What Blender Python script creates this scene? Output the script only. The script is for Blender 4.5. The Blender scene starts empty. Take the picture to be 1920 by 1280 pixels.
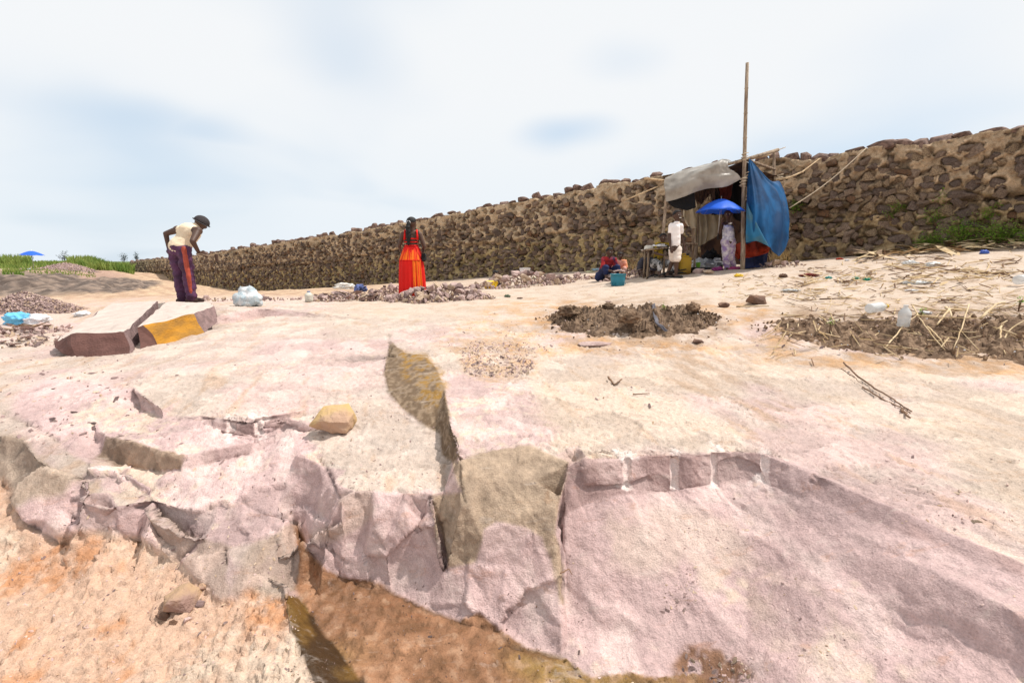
import bpy, bmesh, math, random
import numpy as np
from mathutils import Vector, Matrix, geometry
from mathutils.bvhtree import BVHTree
random.seed(7); rng = np.random.RandomState(7)
S = bpy.context.scene
COL = S.collection
# ------------------------------------------------------------ camera, sky, sun, exposure
CAMZ = 1.6; FPX = 853.33; PITCH = math.atan(150/FPX)
cd = bpy.data.cameras.new('camera'); cam = bpy.data.objects.new('camera', cd); COL.objects.link(cam)
cam.location = (0, 0, CAMZ); cam.rotation_euler = (math.pi/2-PITCH, 0, 0)
cd.lens = 16; cd.sensor_width = 36; cd.clip_start = 0.05; cd.clip_end = 6000
S.camera = cam
SUNV = Vector((0.60, 0.06, 1.10)).normalized()
sl = bpy.data.lights.new('sun', 'SUN'); sl.energy = 4.5; sl.angle = math.radians(1.5); sl.color = (1, .95, .88)
sun = bpy.data.objects.new('sun', sl); COL.objects.link(sun)
sun.rotation_euler = (-SUNV).to_track_quat('-Z', 'Y').to_euler()
S.view_settings.view_transform = 'Standard'; S.view_settings.look = 'None'
S.view_settings.gamma = 1; S.view_settings.exposure = 0.02; S.view_settings.use_curve_mapping = False
W = bpy.data.worlds.new('World'); S.world = W; W.use_nodes = True

class NT:
    "small node-tree helper"
    def __init__(s, nt): s.t = nt; s.t.nodes.clear()
    def n(s, typ, ins=None, **kw):
        nd = s.t.nodes.new(typ)
        for k, v in kw.items(): setattr(nd, k, v)
        if ins:
            for k, v in ins.items():
                if isinstance(v, tuple) and len(v) == 2 and hasattr(v[0], 'outputs'): s.t.links.new(v[0].outputs[v[1]], nd.inputs[k])
                elif hasattr(v, 'outputs'): s.t.links.new(v.outputs[0], nd.inputs[k])
                else: nd.inputs[k].default_value = v
        return nd
    def math(s, op, a, b=0.0, clamp=False):
        return s.n('ShaderNodeMath', {0: a, 1: b}, operation=op, use_clamp=clamp)
    def mix(s, f, a, b, mode='MIX'):
        m = s.n('ShaderNodeMix', None, data_type='RGBA', blend_type=mode)
        for k, v in ((0, f), (6, a), (7, b)):
            if isinstance(v, tuple) and len(v) == 2 and hasattr(v[0], 'outputs'): s.t.links.new(v[0].outputs[v[1]], m.inputs[k])
            elif hasattr(v, 'outputs'): s.t.links.new(v.outputs[2 if v.bl_idname == 'ShaderNodeMix' else 0], m.inputs[k])
            else: m.inputs[k].default_value = (*v, 1) if (k > 0 and len(v) == 3) else v
        return m
    def ramp(s, f, stops):
        r = s.n('ShaderNodeValToRGB', {0: f}); e = r.color_ramp.elements
        while len(e) > 1: e.remove(e[0])
        for i, (p, c) in enumerate(stops):
            x = e[0] if i == 0 else e.new(p)
            x.position = p; c = c if isinstance(c, tuple) else (c, c, c); x.color = (*c, 1)
        return r
    def rng(s, f, a, b, c=0.0, d=1.0):
        return s.n('ShaderNodeMapRange', {0: f, 1: a, 2: b, 3: c, 4: d}, interpolation_type='SMOOTHSTEP')

def ray(px, py):
    u = (px-960)/FPX; v = (640-py)/FPX
    return Vector((u, math.cos(PITCH)+v*math.sin(PITCH), -math.sin(PITCH)+v*math.cos(PITCH)))
def D(px, py, d):
    r = ray(px, py); t = d/r.y
    return Vector((r.x*t, d, CAMZ+r.z*t))
def P(px, py, z):
    r = ray(px, py); t = (z-CAMZ)/r.z
    return Vector((r.x*t, r.y*t, z))

def build_world():
    g = NT(W.node_tree)
    out = g.n('ShaderNodeOutputWorld')
    sky = g.n('ShaderNodeTexSky', None, sky_type='NISHITA', sun_disc=False)
    sky.sun_elevation = math.asin(SUNV.z); sky.sun_rotation = math.atan2(SUNV.x, SUNV.y)
    sky.dust_density = 2.0; sky.air_density = 1.0
    tc = g.n('ShaderNodeTexCoord')
    sep = g.n('ShaderNodeSeparateXYZ', {0: (tc, 'Generated')})
    den = g.math('ADD', g.math('MAXIMUM', (sep, 2), 0.0), 0.22)
    cx = g.math('DIVIDE', (sep, 0), den); cy = g.math('DIVIDE', (sep, 1), den)
    cv = g.n('ShaderNodeCombineXYZ', {0: cx, 1: cy, 2: 0.0})
    n1 = g.n('ShaderNodeTexNoise', {'Vector': cv, 'Scale': .8, 'Detail': 3.0, 'Roughness': .42, 'Distortion': .35})
    n2 = g.n('ShaderNodeTexNoise', {'Vector': cv, 'Scale': 0.62, 'Detail': 2.0, 'Roughness': .5})
    s = g.math('ADD', g.math('MULTIPLY', n1, .55), g.math('MULTIPLY', n2, .45))
    cover = g.rng(s, .28, .50, 0.0, 1.0)
    # a few thin places in the cloud deck
    warp = g.n('ShaderNodeVectorMath', {0: (tc, 'Generated'), 1: g.n('ShaderNodeVectorMath', {0: (n1, 1), 'Scale': .30}, operation='SCALE')}, operation='ADD')
    hole = None
    for (hx, hy, hr, ha) in ((150, 190, .20, .75), (330, 240, .15, .75), (1065, 245, .13, 1.0), (640, 60, .17, .6), (1180, 60, .10, .4), (330, 350, .30, .35)):
        d = ray(hx, hy).normalized()+Vector((.15, .15, .15))
        off = g.n('ShaderNodeVectorMath', {0: warp, 1: (d.x, d.y, d.z)}, operation='SUBTRACT')
        off = g.n('ShaderNodeVectorMath', {0: off, 1: (1, 1, 1.9)}, operation='MULTIPLY')
        ln = g.n('ShaderNodeVectorMath', {0: off}, operation='LENGTH')
        h = g.rng((ln, 1), hr, 0.0, 0.0, ha)
        hole = h if hole is None else g.math('MAXIMUM', hole, h)
    cover = g.math('MULTIPLY', cover, g.math('SUBTRACT', 1.0, g.math('MULTIPLY', hole, .8)))
    cover = g.math('ADD', g.math('MULTIPLY', cover, .75), .25)
    skyc = g.mix(1.0, sky, (0.12, 0.12, 0.12), 'MULTIPLY')
    lowf = g.rng((sep, 2), 0.0, .35, 1.0, 0.0)
    cl = g.mix(lowf, (.90, .92, .94), (.82, .885, .94))
    blue = g.mix(.35, (.60, .80, 1.0), skyc)
    fin = g.mix(cover, blue, cl)
    bg = g.n('ShaderNodeBackground', {1: 1.0}); g.t.links.new(fin.outputs[2], bg.inputs[0])
    g.t.links.new(bg.outputs[0], out.inputs[0])
build_world()

# ------------------------------------------------------------ helpers
def M(name, col=(.5, .5, .5), rough=.85, var=.25, scale=6.0, bump=.3, bscale=40.0, attr=None, metal=0.0, alpha=1.0, trans=0.0, col2=None, stretch=None, spec=.3):
    m = bpy.data.materials.new(name); m.use_nodes = True; g = NT(m.node_tree)
    out = g.n('ShaderNodeOutputMaterial'); b = g.n('ShaderNodeBsdfPrincipled', {'Roughness': rough, 'Metallic': metal})
    b.inputs['Specular IOR Level'].default_value = spec
    tc = g.n('ShaderNodeTexCoord'); vec = (tc, 'Object')
    if stretch: vec = g.n('ShaderNodeMapping', {'Vector': (tc, 'Object'), 'Scale': stretch})
    n1 = g.n('ShaderNodeTexNoise', {'Vector': vec, 'Scale': scale, 'Detail': 5.0, 'Roughness': .6})
    n2 = g.n('ShaderNodeTexNoise', {'Vector': vec, 'Scale': bscale, 'Detail': 4.0, 'Roughness': .6})
    base = (g.n('ShaderNodeAttribute', None, attribute_name=attr), 0) if attr else (*col, 1)
    c2 = col2 or tuple(c*(1-var) for c in col)
    if attr:
        f = g.math('ADD', g.math('MULTIPLY', n1, 2*var), 1-var)
        cmix = g.mix(1.0, base, g.n('ShaderNodeCombineColor', {0: f, 1: f, 2: f}), 'MULTIPLY')
    else:
        cmix = g.mix(g.rng(n1, .38, .62), base, (*c2, 1))
    oi = g.n('ShaderNodeObjectInfo')
    rnd = g.math('ADD', g.math('MULTIPLY', (oi, 'Random'), var), 1-var*.5)
    cmix = g.mix(1.0, cmix, g.n('ShaderNodeCombineColor', {0: rnd, 1: rnd, 2: rnd}), 'MULTIPLY')
    g.t.links.new(cmix.outputs[2], b.inputs['Base Color'])
    if bump:
        bp = g.n('ShaderNodeBump', {'Strength': bump, 'Distance': .02, 'Height': n2}); g.t.links.new(bp.outputs[0], b.inputs['Normal'])
    if trans:
        tr = g.n('ShaderNodeBsdfTranslucent'); g.t.links.new(cmix.outputs[2], tr.inputs[0])
        mx = g.n('ShaderNodeMixShader', {0: trans, 1: b, 2: tr}); sh = mx
    else: sh = b
    if alpha < 1:
        tp = g.n('ShaderNodeBsdfTransparent'); sh = g.n('ShaderNodeMixShader', {0: alpha, 1: tp, 2: sh})
    g.t.links.new(sh.outputs[0], out.inputs[0])
    return m
def link(name, me, mat=None, parent=None, loc=None):
    o = bpy.data.objects.new(name, me); COL.objects.link(o)
    if mat is not None and me is not None and len(me.materials) == 0: me.materials.append(mat)
    if parent: o.parent = parent
    if loc is not None: o.location = loc
    return o
def mesh(name, vs, fs, smooth=False):
    me = bpy.data.meshes.new(name); me.from_pydata([tuple(v) for v in vs], [], [tuple(int(i) for i in f) for f in fs]); me.update()
    if smooth: me.shade_smooth()
    return me
def tag(o, label=None, cat=None, group=None, kind=None):
    if label: o['label'] = label
    if cat: o['category'] = cat
    if group: o['group'] = group
    if kind: o['kind'] = kind
    return o
def thing(name, loc, label, cat, group=None, rz=0.0):
    o = bpy.data.objects.new(name, None); COL.objects.link(o); o.location = loc; o.rotation_euler = (0, 0, rz)
    o.empty_display_size = .1
    return tag(o, label, cat, group)

# vectorised gradient noise
_perm = rng.permutation(256); _perm = np.concatenate([_perm, _perm, _perm]).astype(np.int32)
_grad = rng.normal(size=(256, 3)); _grad /= np.linalg.norm(_grad, axis=1)[:, None]; _grad = _grad.astype(np.float32)
def perlin(x, y, z):
    x, y, z = np.broadcast_arrays(np.asarray(x, np.float32), np.asarray(y, np.float32), np.asarray(z, np.float32))
    xi = np.floor(x).astype(np.int32); yi = np.floor(y).astype(np.int32); zi = np.floor(z).astype(np.int32)
    xf = (x-xi).astype(np.float32); yf = (y-yi).astype(np.float32); zf = (z-zi).astype(np.float32); xi &= 255; yi &= 255; zi &= 255
    u = xf*xf*xf*(xf*(xf*6-15)+10); v = yf*yf*yf*(yf*(yf*6-15)+10); w = zf*zf*zf*(zf*(zf*6-15)+10)
    r = 0
    for i in (0, 1):
        for j in (0, 1):
            for k in (0, 1):
                gi = _perm[_perm[_perm[(xi+i) & 255]+((yi+j) & 255)]+((zi+k) & 255)]
                gr = _grad[gi]
                dot = gr[..., 0]*(xf-i)+gr[..., 1]*(yf-j)+gr[..., 2]*(zf-k)
                r = r+dot*(u if i else 1-u)*(v if j else 1-v)*(w if k else 1-w)
    return r*1.6
def fbm(x, y, z, octv=4, lac=2.03, gain=.5):
    s = 0; a = 1.0; f = 1.0
    for _ in range(octv):
        s = s+a*perlin(x*f, y*f, z*f+7.3*_); a *= gain; f *= lac
    return s
def sstep(a, b, x):
    t = np.clip((x-a)/(b-a), 0, 1); return t*t*(3-2*t)
# ------------------------------------------------------------ the quarry rock and all the ground, one sheet
def horizon_ratio(py):
    r = ray(960, py); return -r.z/r.y
LINES = []     # creased break lines of the rock, each point (px, py, z)
PTS = []       # free points
def L(*p): LINES.append([P(*q) for q in p])
def Q(*p): PTS.extend(P(*q) for q in p)
def QD(*p): PTS.extend(D(*q) for q in p)
def face(rows):
    top = [P(a, b, c) for a, b, c, *_ in rows]; LINES.append(top)
    bot = [D(r[3], r[4], t.y-r[5]) for r, t in zip(rows, top)]; LINES.append(bot)
# A bowl rim
face([(1075, 867, .68, 1074, 905, .035), (1110, 866, .68, 1108, 922, .045), (1140, 863, .68, 1140, 918, .05), (1170, 860, .68, 1170, 914, .05), (1210, 855, .68, 1212, 920, .05),
      (1250, 853, .68, 1252, 922, .05), (1295, 856, .68, 1296, 914, .05), (1340, 848, .685, 1338, 906, .05), (1385, 845, .69, 1382, 898, .045), (1425, 850, .69, 1418, 900, .05),
      (1500, 876, .685, 1488, 925, .06), (1600, 918, .675, 1585, 985, .10), (1720, 970, .665, 1690, 1045, .12), (1920, 1062, .65, 1880, 1135, .12), (2150, 1180, .63, 2100, 1255, .12)])
# B big tan face: top edge and its right side above the bowl
L((850, 868, .655), (870, 857, .665), (900, 848, .675), (950, 839, .68), (1000, 837, .685), (1040, 850, .68), (1066, 867, .675), (1058, 905, .62), (1042, 950, .54), (1034, 1000, .44), (1045, 1060, .32), (1050, 1120, .22), (1052, 1200, .115))
L((1070, 905, .565), (1056, 950, .485), (1048, 1000, .395), (1060, 1060, .285), (1062, 1120, .185), (1062, 1205, .08))
# C leaf-shaped brown face
L((731, 640, .80), (738, 655, .785), (760, 664, .775), (795, 668, .77), (818, 692, .76), (832, 730, .75), (840, 775, .735), (842, 797, .715), (855, 835, .70), (862, 857, .685))
L((726, 662, .765), (723, 700, .73), (730, 732, .70), (752, 760, .665), (785, 785, .64), (815, 797, .625), (827, 815, .605), (830, 850, .575), (848, 864, .565), (846, 880, .55), (850, 906, .53), (862, 912, .525))
L((856, 872, .645), (863, 900, .61), (874, 938, .545))
# T terrace front edge, E sliver, F left corner
L((640, 928, .515), (665, 921, .52), (700, 920, .52), (760, 923, .52), (806, 926, .52), (835, 920, .525), (858, 916, .525))
L((807, 930, .515), (818, 980, .43), (828, 1030, .33), (835, 1066, .255))
L((770, 930, .505), (797, 970, .405), (815, 1015, .31), (832, 1066, .235))
L((640, 932, .51), (642, 978, .42), (612, 990, .38), (585, 1002, .34))
# M foot of the rock at the mud
L((550, 975, .27), (562, 1010, .20), (578, 1048, .15), (612, 1072, .145), (640, 1086, .14), (690, 1092, .13), (730, 1110, .12), (820, 1152, .10), (862, 1166, .10), (935, 1182, .085), (962, 1210, .08), (1052, 1230, .065), (1105, 1275, .05), (1200, 1310, .045), (1350, 1400, .05), (1600, 1600, .05))
# G bank of the mud pool
L((535, 1092, .215), (537, 1118, .21), (545, 1170, .185), (572, 1232, .165), (600, 1290, .14), (650, 1420, .10))
L((560, 1104, .13), (566, 1130, .12), (590, 1168, .105), (622, 1205, .09), (655, 1250, .08), (688, 1290, .075), (760, 1420, .05))
# H ledge with two drill marks
face([(250, 728, .685, 254, 752, .04), (262, 738, .68, 268, 768, .04), (300, 766, .665, 304, 784, .03)])
face([(385, 779, .66, 383, 784, .01), (405, 783, .66, 402, 800, .02), (430, 786, .655, 427, 813, .025), (475, 788, .655, 478, 818, .025), (490, 782, .657, 492, 802, .025), (540, 773, .66, 541, 781, .02)])
face([(544, 783, .655, 545, 802, .02), (575, 790, .645, 574, 810, .02)])
face([(197, 818, .56, 184, 853, .04), (240, 826, .56, 245, 874, .04), (300, 845, .55, 300, 884, .03), (343, 856, .54, 340, 880, .02)])
face([(347, 853, .54, 350, 876, .03), (400, 840, .55, 402, 866, .03), (470, 831, .56, 474, 848, .04)])
L((210, 902, .44), (228, 883, .47), (250, 893, .455), (280, 913, .425))
L((233, 893, .44), (250, 906, .42), (272, 922, .40))
# J grey block at the left edge
L((-80, 800, .56), (0, 816, .55), (40, 822, .545), (58, 856, .51), (100, 880, .485), (142, 890, .47), (158, 925, .43), (150, 944, .40))
L((-80, 870, .37), (0, 900, .34), (25, 955, .285), (42, 978, .25), (85, 1003, .21), (105, 1017, .19), (128, 1010, .195), (146, 985, .24))
# K, L blocks
L((165, 940, .40), (215, 950, .38), (282, 934, .405), (276, 985, .29), (262, 1017, .205))
L((168, 962, .345), (215, 985, .285), (242, 1006, .235), (258, 1020, .19))
L((292, 958, .365), (340, 998, .305), (358, 1002, .30), (376, 1006, .295), (420, 1026, .265), (490, 1010, .30), (530, 992, .325))
L((334, 1052, .18), (350, 1058, .175), (372, 1092, .155), (410, 1130, .13), (440, 1128, .14), (480, 1100, .17), (533, 1100, .20))
L((366, 1012, .235), (343, 1050, .145))
L((455, 937, .39), (500, 960, .36), (538, 966, .345))
# K2 ledge on the plateau right of the slabs
face([(437, 584, .90, 438, 604, .06), (480, 578, .90, 485, 596, .06), (540, 580, .885, 535, 590, .05)])
L((600, 665, .765), (660, 672, .765), (722, 668, .765)); L((600, 672, .755), (660, 679, .75), (720, 676, .752))
# free points: plateau, slopes, ground near the camera
Q((100, 760, .60), (0, 760, .60), (180, 790, .585), (130, 715, .655), (0, 700, .66), (-150, 760, .6), (-150, 690, .66), (210, 740, .66), (150, 745, .63), (60, 800, .57), (120, 840, .53), (160, 875, .5))
Q((350, 740, .69), (450, 745, .70), (550, 740, .70), (650, 740, .685), (700, 800, .63), (640, 800, .63), (600, 830, .605), (750, 850, .57), (650, 880, .55), (800, 880, .545), (680, 760, .67), (760, 800, .62), (560, 850, .58), (600, 870, .56), (620, 905, .52))
Q((350, 690, .735), (500, 690, .75), (600, 650, .785), (450, 640, .79), (350, 670, .74), (550, 615, .83), (700, 600, .85), (850, 600, .86), (650, 575, .87), (800, 580, .87), (900, 578, .90), (300, 695, .72), (240, 700, .69), (420, 615, .82), (480, 610, .83), (700, 625, .81), (650, 700, .73), (560, 700, .74))
Q((100, 655, .68), (0, 645, .67), (60, 622, .64), (0, 610, .61), (150, 605, .63), (-200, 610, .61), (-200, 650, .66), (220, 690, .685), (160, 690, .68), (60, 680, .67))
Q((900, 700, .755), (950, 770, .725), (1000, 720, .745), (1100, 770, .72), (1200, 800, .71), (1200, 700, .75), (1400, 700, .76), (1500, 800, .715), (1600, 760, .74), (1700, 850, .71), (1850, 950, .69), (1800, 750, .76), (1920, 850, .72), (2100, 950, .7), (2200, 800, .76),
  (1100, 665, .775), (1350, 665, .79), (900, 650, .80), (980, 650, .79), (870, 750, .73), (880, 810, .70), (950, 820, .695), (1350, 800, .71), (1550, 860, .70), (780, 640, .81), (1000, 800, .70), (1080, 830, .69), (1650, 700, .77))
# faces and slopes below the edges
Q((350, 900, .44), (420, 890, .465), (500, 890, .47), (560, 900, .465), (450, 930, .395), (520, 940, .38), (580, 950, .35), (400, 960, .35), (450, 985, .33), (510, 975, .335), (600, 930, .44), (620, 960, .40), (560, 820, .6), (500, 850, .53), (550, 870, .51), (570, 975, .28))
Q((180, 900, .45), (200, 920, .42), (170, 860, .49), (300, 920, .41), (330, 950, .37), (300, 990, .27), (310, 1030, .2), (180, 1000, .22), (70, 900, .42), (90, 950, .32), (40, 880, .42), (120, 950, .33))
Q((350, 1060, .17), (400, 1060, .21), (390, 1095, .17), (440, 1060, .235), (480, 1060, .24), (520, 1040, .26), (500, 1080, .2))
Q((700, 970, .44), (720, 1020, .32), (650, 1020, .305), (750, 1070, .19), (680, 1060, .2), (640, 1050, .22), (780, 1000, .36), (800, 1090, .18), (760, 960, .46))
Q((860, 960, .50), (900, 900, .60), (950, 900, .60), (1000, 900, .605), (900, 1000, .415), (960, 980, .46), (1000, 960, .51), (870, 1050, .29), (950, 1060, .29), (1000, 1100, .225), (920, 1130, .15), (1010, 1170, .13), (850, 1110, .18))
Q((1100, 975, .445), (1180, 960, .475), (1280, 965, .465), (1380, 950, .495), (1120, 1020, .375), (1250, 1020, .38), (1350, 1010, .40), (1450, 1000, .465), (1550, 1040, .494), (1100, 1100, .235), (1200, 1100, .25), (1300, 1100, .28), (1400, 1090, .315), (1500, 1100, .42), (1650, 1120, .47),
  (1120, 1180, .12), (1250, 1200, .13), (1400, 1200, .228), (1550, 1200, .35), (1700, 1200, .416), (1850, 1220, .50), (1500, 1290, .28), (1700, 1290, .365), (1900, 1290, .48), (1300, 1280, .08), (2050, 1350, .48))
Q((600, 1120, .12), (640, 1150, .10), (700, 1150, .10), (760, 1200, .09), (860, 1230, .075), (760, 1260, .075), (900, 1290, .06), (1000, 1270, .06), (590, 1080, .135), (900, 1400, .04), (800, 1500, .03))
Q((0, 1060, .13), (0, 1150, .08), (0, 1280, .02), (120, 1060, .14), (150, 1120, .115), (250, 1070, .15), (250, 1150, .1), (350, 1140, .12), (350, 1210, .08), (450, 1170, .15), (450, 1250, .13), (200, 1290, .03), (-200, 1000, .2), (-200, 1200, .05), (520, 1230, .17), (500, 1140, .185), (400, 1400, .05), (100, 1500, 0), (330, 1280, .07))
# rising sand on the right
Q((1000, 600, .86), (1000, 570, .92), (1150, 600, .90), (1260, 605, .94), (1260, 560, 1.07), (1150, 560, 1.0), (1380, 640, .84), (1250, 650, .815), (1500, 640, .86), (1500, 680, .78), (1700, 690, .78), (1900, 695, .79), (1050, 635, .82), (1500, 595, 1.0), (1500, 550, 1.17), (1700, 640, .88), (1700, 590, 1.06), (1700, 540, 1.26), (1900, 640, .92), (1900, 590, 1.1), (1900, 540, 1.31), (2200, 640, .95), (2200, 560, 1.28), (2100, 700, .78))
QD((1260, 518, 9.4), (1150, 535, 9.2), (1000, 545, 10.0), (1400, 505, 9.6), (1100, 525, 12.0), (1200, 512, 12.0), (1300, 500, 12.5), (1500, 509, 8.6), (1700, 500, 7.6), (1900, 500, 6.9), (1700, 475, 10.3), (1900, 470, 8.9), (2200, 470, 7.6), (2400, 520, 5),
   (900, 553, 9.2), (760, 561, 9.0), (600, 564, 8.8), (900, 535, 13.0), (750, 545, 14.0), (600, 552, 13.0), (450, 566, 9.0), (345, 567, 8.1), (345, 558, 11.0), (280, 566, 8.4), (230, 567, 8.3))
# wall line: (px, top py, base py, depth)
WALL = [(2300, 172, 428, 8.0), (1920, 240, 458, 9.5), (1700, 272, 474, 10.7), (1500, 298, 488, 12.0), (1250, 330, 500, 14.0), (1000, 374, 512, 16.5), (850, 400, 524, 18.8), (700, 428, 536, 22.0), (560, 452, 545, 26.0), (450, 470, 546, 31.0), (340, 484, 534, 42.0), (248, 491, 517, 62.0)]
for w in WALL:
    b = D(w[0], w[2], w[3]); PTS.append(b); PTS.append(b+Vector((1.2, 1.6, -.35))); PTS.append(b+Vector((6, 7, -.5)))
# the pit and the far bank on the left
QD((0, 590, 7.8), (0, 570, 10.6), (0, 548, 14.6), (120, 590, 8.2), (150, 565, 11), (170, 548, 15), (230, 545, 14), (280, 552, 12.5), (300, 535, 22), (240, 528, 24), (400, 553, 16), (400, 549, 24), (-300, 590, 8), (-300, 550, 15),
   (0, 544, 16.0), (100, 544, 16.2), (190, 541, 16.5), (-250, 545, 16.0), (0, 536, 17.0), (100, 538, 16.8), (180, 537, 17.2), (-250, 536, 17), (0, 523, 18.6), (110, 526, 18.4), (190, 527, 19.2), (-250, 522, 18.6), (0, 513, 20.2), (100, 514, 20.4), (170, 516, 21), (-250, 512, 20.5),
   (0, 508, 30), (100, 507, 32), (170, 505, 36), (-300, 508, 30), (0, 503, 45), (100, 502, 45), (150, 498, 50), (200, 503, 46), (235, 516, 40), (-300, 503, 45), (0, 493, 62), (100, 492, 62), (180, 490, 62), (230, 496, 70), (-300, 494, 62), (240, 520, 52))
PTS += [Vector(p) for p in ((-120, 110, 1.3), (-60, 120, 1.2), (-20, 110, .2), (20, 70, .2), (60, 60, .4), (60, 10, 1.0), (30, -5, .6), (8, 0, .55), (5, .5, .6), (3.2, 0.6, .6), (2.2, .3, .35), (1.2, .2, .1), (0, .2, 0), (-1.5, .2, 0), (-5, 0, .3), (-12, 0, .5), (-60, 0, .6), (-60, 40, .9), (0, -6, 0), (-10, -15, 0), (15, -12, .3),
                                (-2500, -400, .9), (2500, -400, .9), (2500, 3500, .9), (-2500, 3500, .9), (0, 3500, .9), (0, -400, .3), (-300, 300, 1.0), (0, 300, .8), (300, 300, .8), (-300, 0, .8), (300, 0, .9))]

def build_terrain():
    pts = []; edges = []
    def add(p):
        for i, q in enumerate(pts):
            if (q.x-p.x)**2+(q.y-p.y)**2 < 1e-4*max(.2, min(1, abs(p.y)/4)): return i
        pts.append(p.copy()); return len(pts)-1
    for ln in LINES:
        ids = [add(p) for p in ln]
        for a, b in zip(ids, ids[1:]):
            if a != b: edges.append((a, b))
    for p in PTS:
        add(p)
    res = geometry.delaunay_2d_cdt([Vector((p.x, p.y)) for p in pts], edges, [], 0, 1e-5, True)
    v2, e2, f2, ov, oe, of = res
    zs = []
    for i, v in enumerate(v2):
        if ov[i]: zs.append(pts[ov[i][0]].z)
        else:      # crossing of two break lines: interpolate
            best = None
            for a, b in edges:
                A, B = pts[a], pts[b]; ab = Vector((B.x-A.x, B.y-A.y)); t = ((v.x-A.x)*ab.x+(v.y-A.y)*ab.y)/max(ab.length_squared, 1e-12)
                if 0 <= t <= 1:
                    q = Vector((A.x+ab.x*t, A.y+ab.y*t)); dd = (q-v).length
                    if best is None or dd < best[0]: best = (dd, A.z+(B.z-A.z)*t)
            zs.append(best[1]); _p = to_px(np.array([[v.x, v.y, zs[-1]]])); print('terrain crossing at', round(v.x, 2), round(v.y, 2), _p[0], _p[1])
    me = mesh('ground', [(v.x, v.y, z) for v, z in zip(v2, zs)], f2)
    cre = set()
    for i, (a, b) in enumerate(e2):
        if oe[i]: cre.add((min(a, b), max(a, b)))
    at = me.attributes.new('crease_edge', 'FLOAT', 'EDGE')
    for i, e in enumerate(me.edges):
        a, b = e.vertices
        if (min(a, b), max(a, b)) in cre: at.data[i].value = 1.0
    o = bpy.data.objects.new('tmp', me); COL.objects.link(o)
    ss = o.modifiers.new('s', 'SUBSURF'); ss.levels = 2; ss.render_levels = 2; ss.boundary_smooth = 'PRESERVE_CORNERS'
    tr = o.modifiers.new('t', 'TRIANGULATE')
    dg = bpy.context.evaluated_depsgraph_get(); ev = o.evaluated_get(dg).to_mesh()
    n = len(ev.vertices); V = np.empty(n*3); ev.vertices.foreach_get('co', V); V = V.reshape(-1, 3)
    F = np.empty(len(ev.polygons)*3, dtype=np.int32); ev.polygons.foreach_get('vertices', F); F = F.reshape(-1, 3)
    o.evaluated_get(dg).to_mesh_clear(); bpy.data.objects.remove(o)
    # half way between the smooth and the flat-faceted surface: broken rock keeps its planes
    o2 = bpy.data.objects.new('tmp', me); COL.objects.link(o2); q = o2.modifiers.new('s', 'SUBSURF'); q.levels = 2; q.subdivision_type = 'SIMPLE'; o2.modifiers.new('t', 'TRIANGULATE')
    dg = bpy.context.evaluated_depsgraph_get(); ev = o2.evaluated_get(dg).to_mesh(); V2_ = np.empty(len(ev.vertices)*3); ev.vertices.foreach_get('co', V2_); V2_ = V2_.reshape(-1, 3)
    o2.evaluated_get(dg).to_mesh_clear(); bpy.data.objects.remove(o2)
    V = .2*V+.8*V2_
    # split until the edges are small as seen from where people stand
    def target(m):
        dist = np.sqrt(m[:, 0]**2+m[:, 1]**2+(m[:, 2]-CAMZ)**2)
        t = .0055*dist
        t = np.where(dist > 4.5, .0072*dist, t)
        t = np.where(m[:, 1] < .3, .25+.1*dist, t)
        off = np.abs(m[:, 0]) > 1.35*np.abs(m[:, 1])+.5
        t = np.where(off, .05*dist+.05, t)
        t = np.where((m[:, 0] > .38) & (m[:, 0] < 1.28) & (m[:, 1] > 1.9) & (m[:, 1] < 2.12) & (m[:, 2] > .5), .0045, t)
        t = np.where((m[:, 0] > -1.75) & (m[:, 0] < -1.35) & (m[:, 1] > 2.5) & (m[:, 1] < 2.72), .006, t)
        behind = dist > 14
        t = np.where(behind, .0085*dist, t); t = np.where(dist > 75, .06*dist, t)
        return t
    for it in range(14):
        E = np.concatenate([F[:, [0, 1]], F[:, [1, 2]], F[:, [2, 0]]]); E.sort(axis=1)
        K, inv = np.unique(E[:, 0].astype(np.int64)*4000000+E[:, 1], return_inverse=True); inv = inv.reshape(-1); U = np.stack((K//4000000, K % 4000000), 1)
        mid = (V[U[:, 0]]+V[U[:, 1]])/2; ln = np.linalg.norm(V[U[:, 0]]-V[U[:, 1]], axis=1)
        mark = ln > target(mid)*1.5
        if not mark.any(): break
        midx = -np.ones(len(U), int); midx[mark] = len(V)+np.arange(mark.sum()); V = np.concatenate([V, mid[mark]])
        nf = len(F); m = midx[inv].reshape(3, nf).T; k = (m >= 0).sum(1); out = [F[k == 0]]
        a, b, c = F[:, 0], F[:, 1], F[:, 2]
        s = k == 3
        A, B, C = a[s], b[s], c[s]; ab, bc, ca = m[s, 0], m[s, 1], m[s, 2]
        out += [np.stack(q, 1) for q in ((A, ab, ca), (ab, B, bc), (ca, bc, C), (ab, bc, ca))]
        for r in range(3):
            fa, fb, fc = F[:, r], F[:, (r+1) % 3], F[:, (r+2) % 3]; e0, e1, e2_ = m[:, r], m[:, (r+1) % 3], m[:, (r+2) % 3]
            s = (k == 1) & (e0 >= 0)
            out += [np.stack((fa[s], e0[s], fc[s]), 1), np.stack((e0[s], fb[s], fc[s]), 1)]
            s = (k == 2) & (e2_ < 0)
            out += [np.stack((e0[s], fb[s], e1[s]), 1), np.stack((fa[s], e0[s], e1[s]), 1), np.stack((fa[s], e1[s], fc[s]), 1)]
        F = np.concatenate(out)
    print('terrain', len(V), 'verts', len(F), 'tris')
    return V, F
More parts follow.
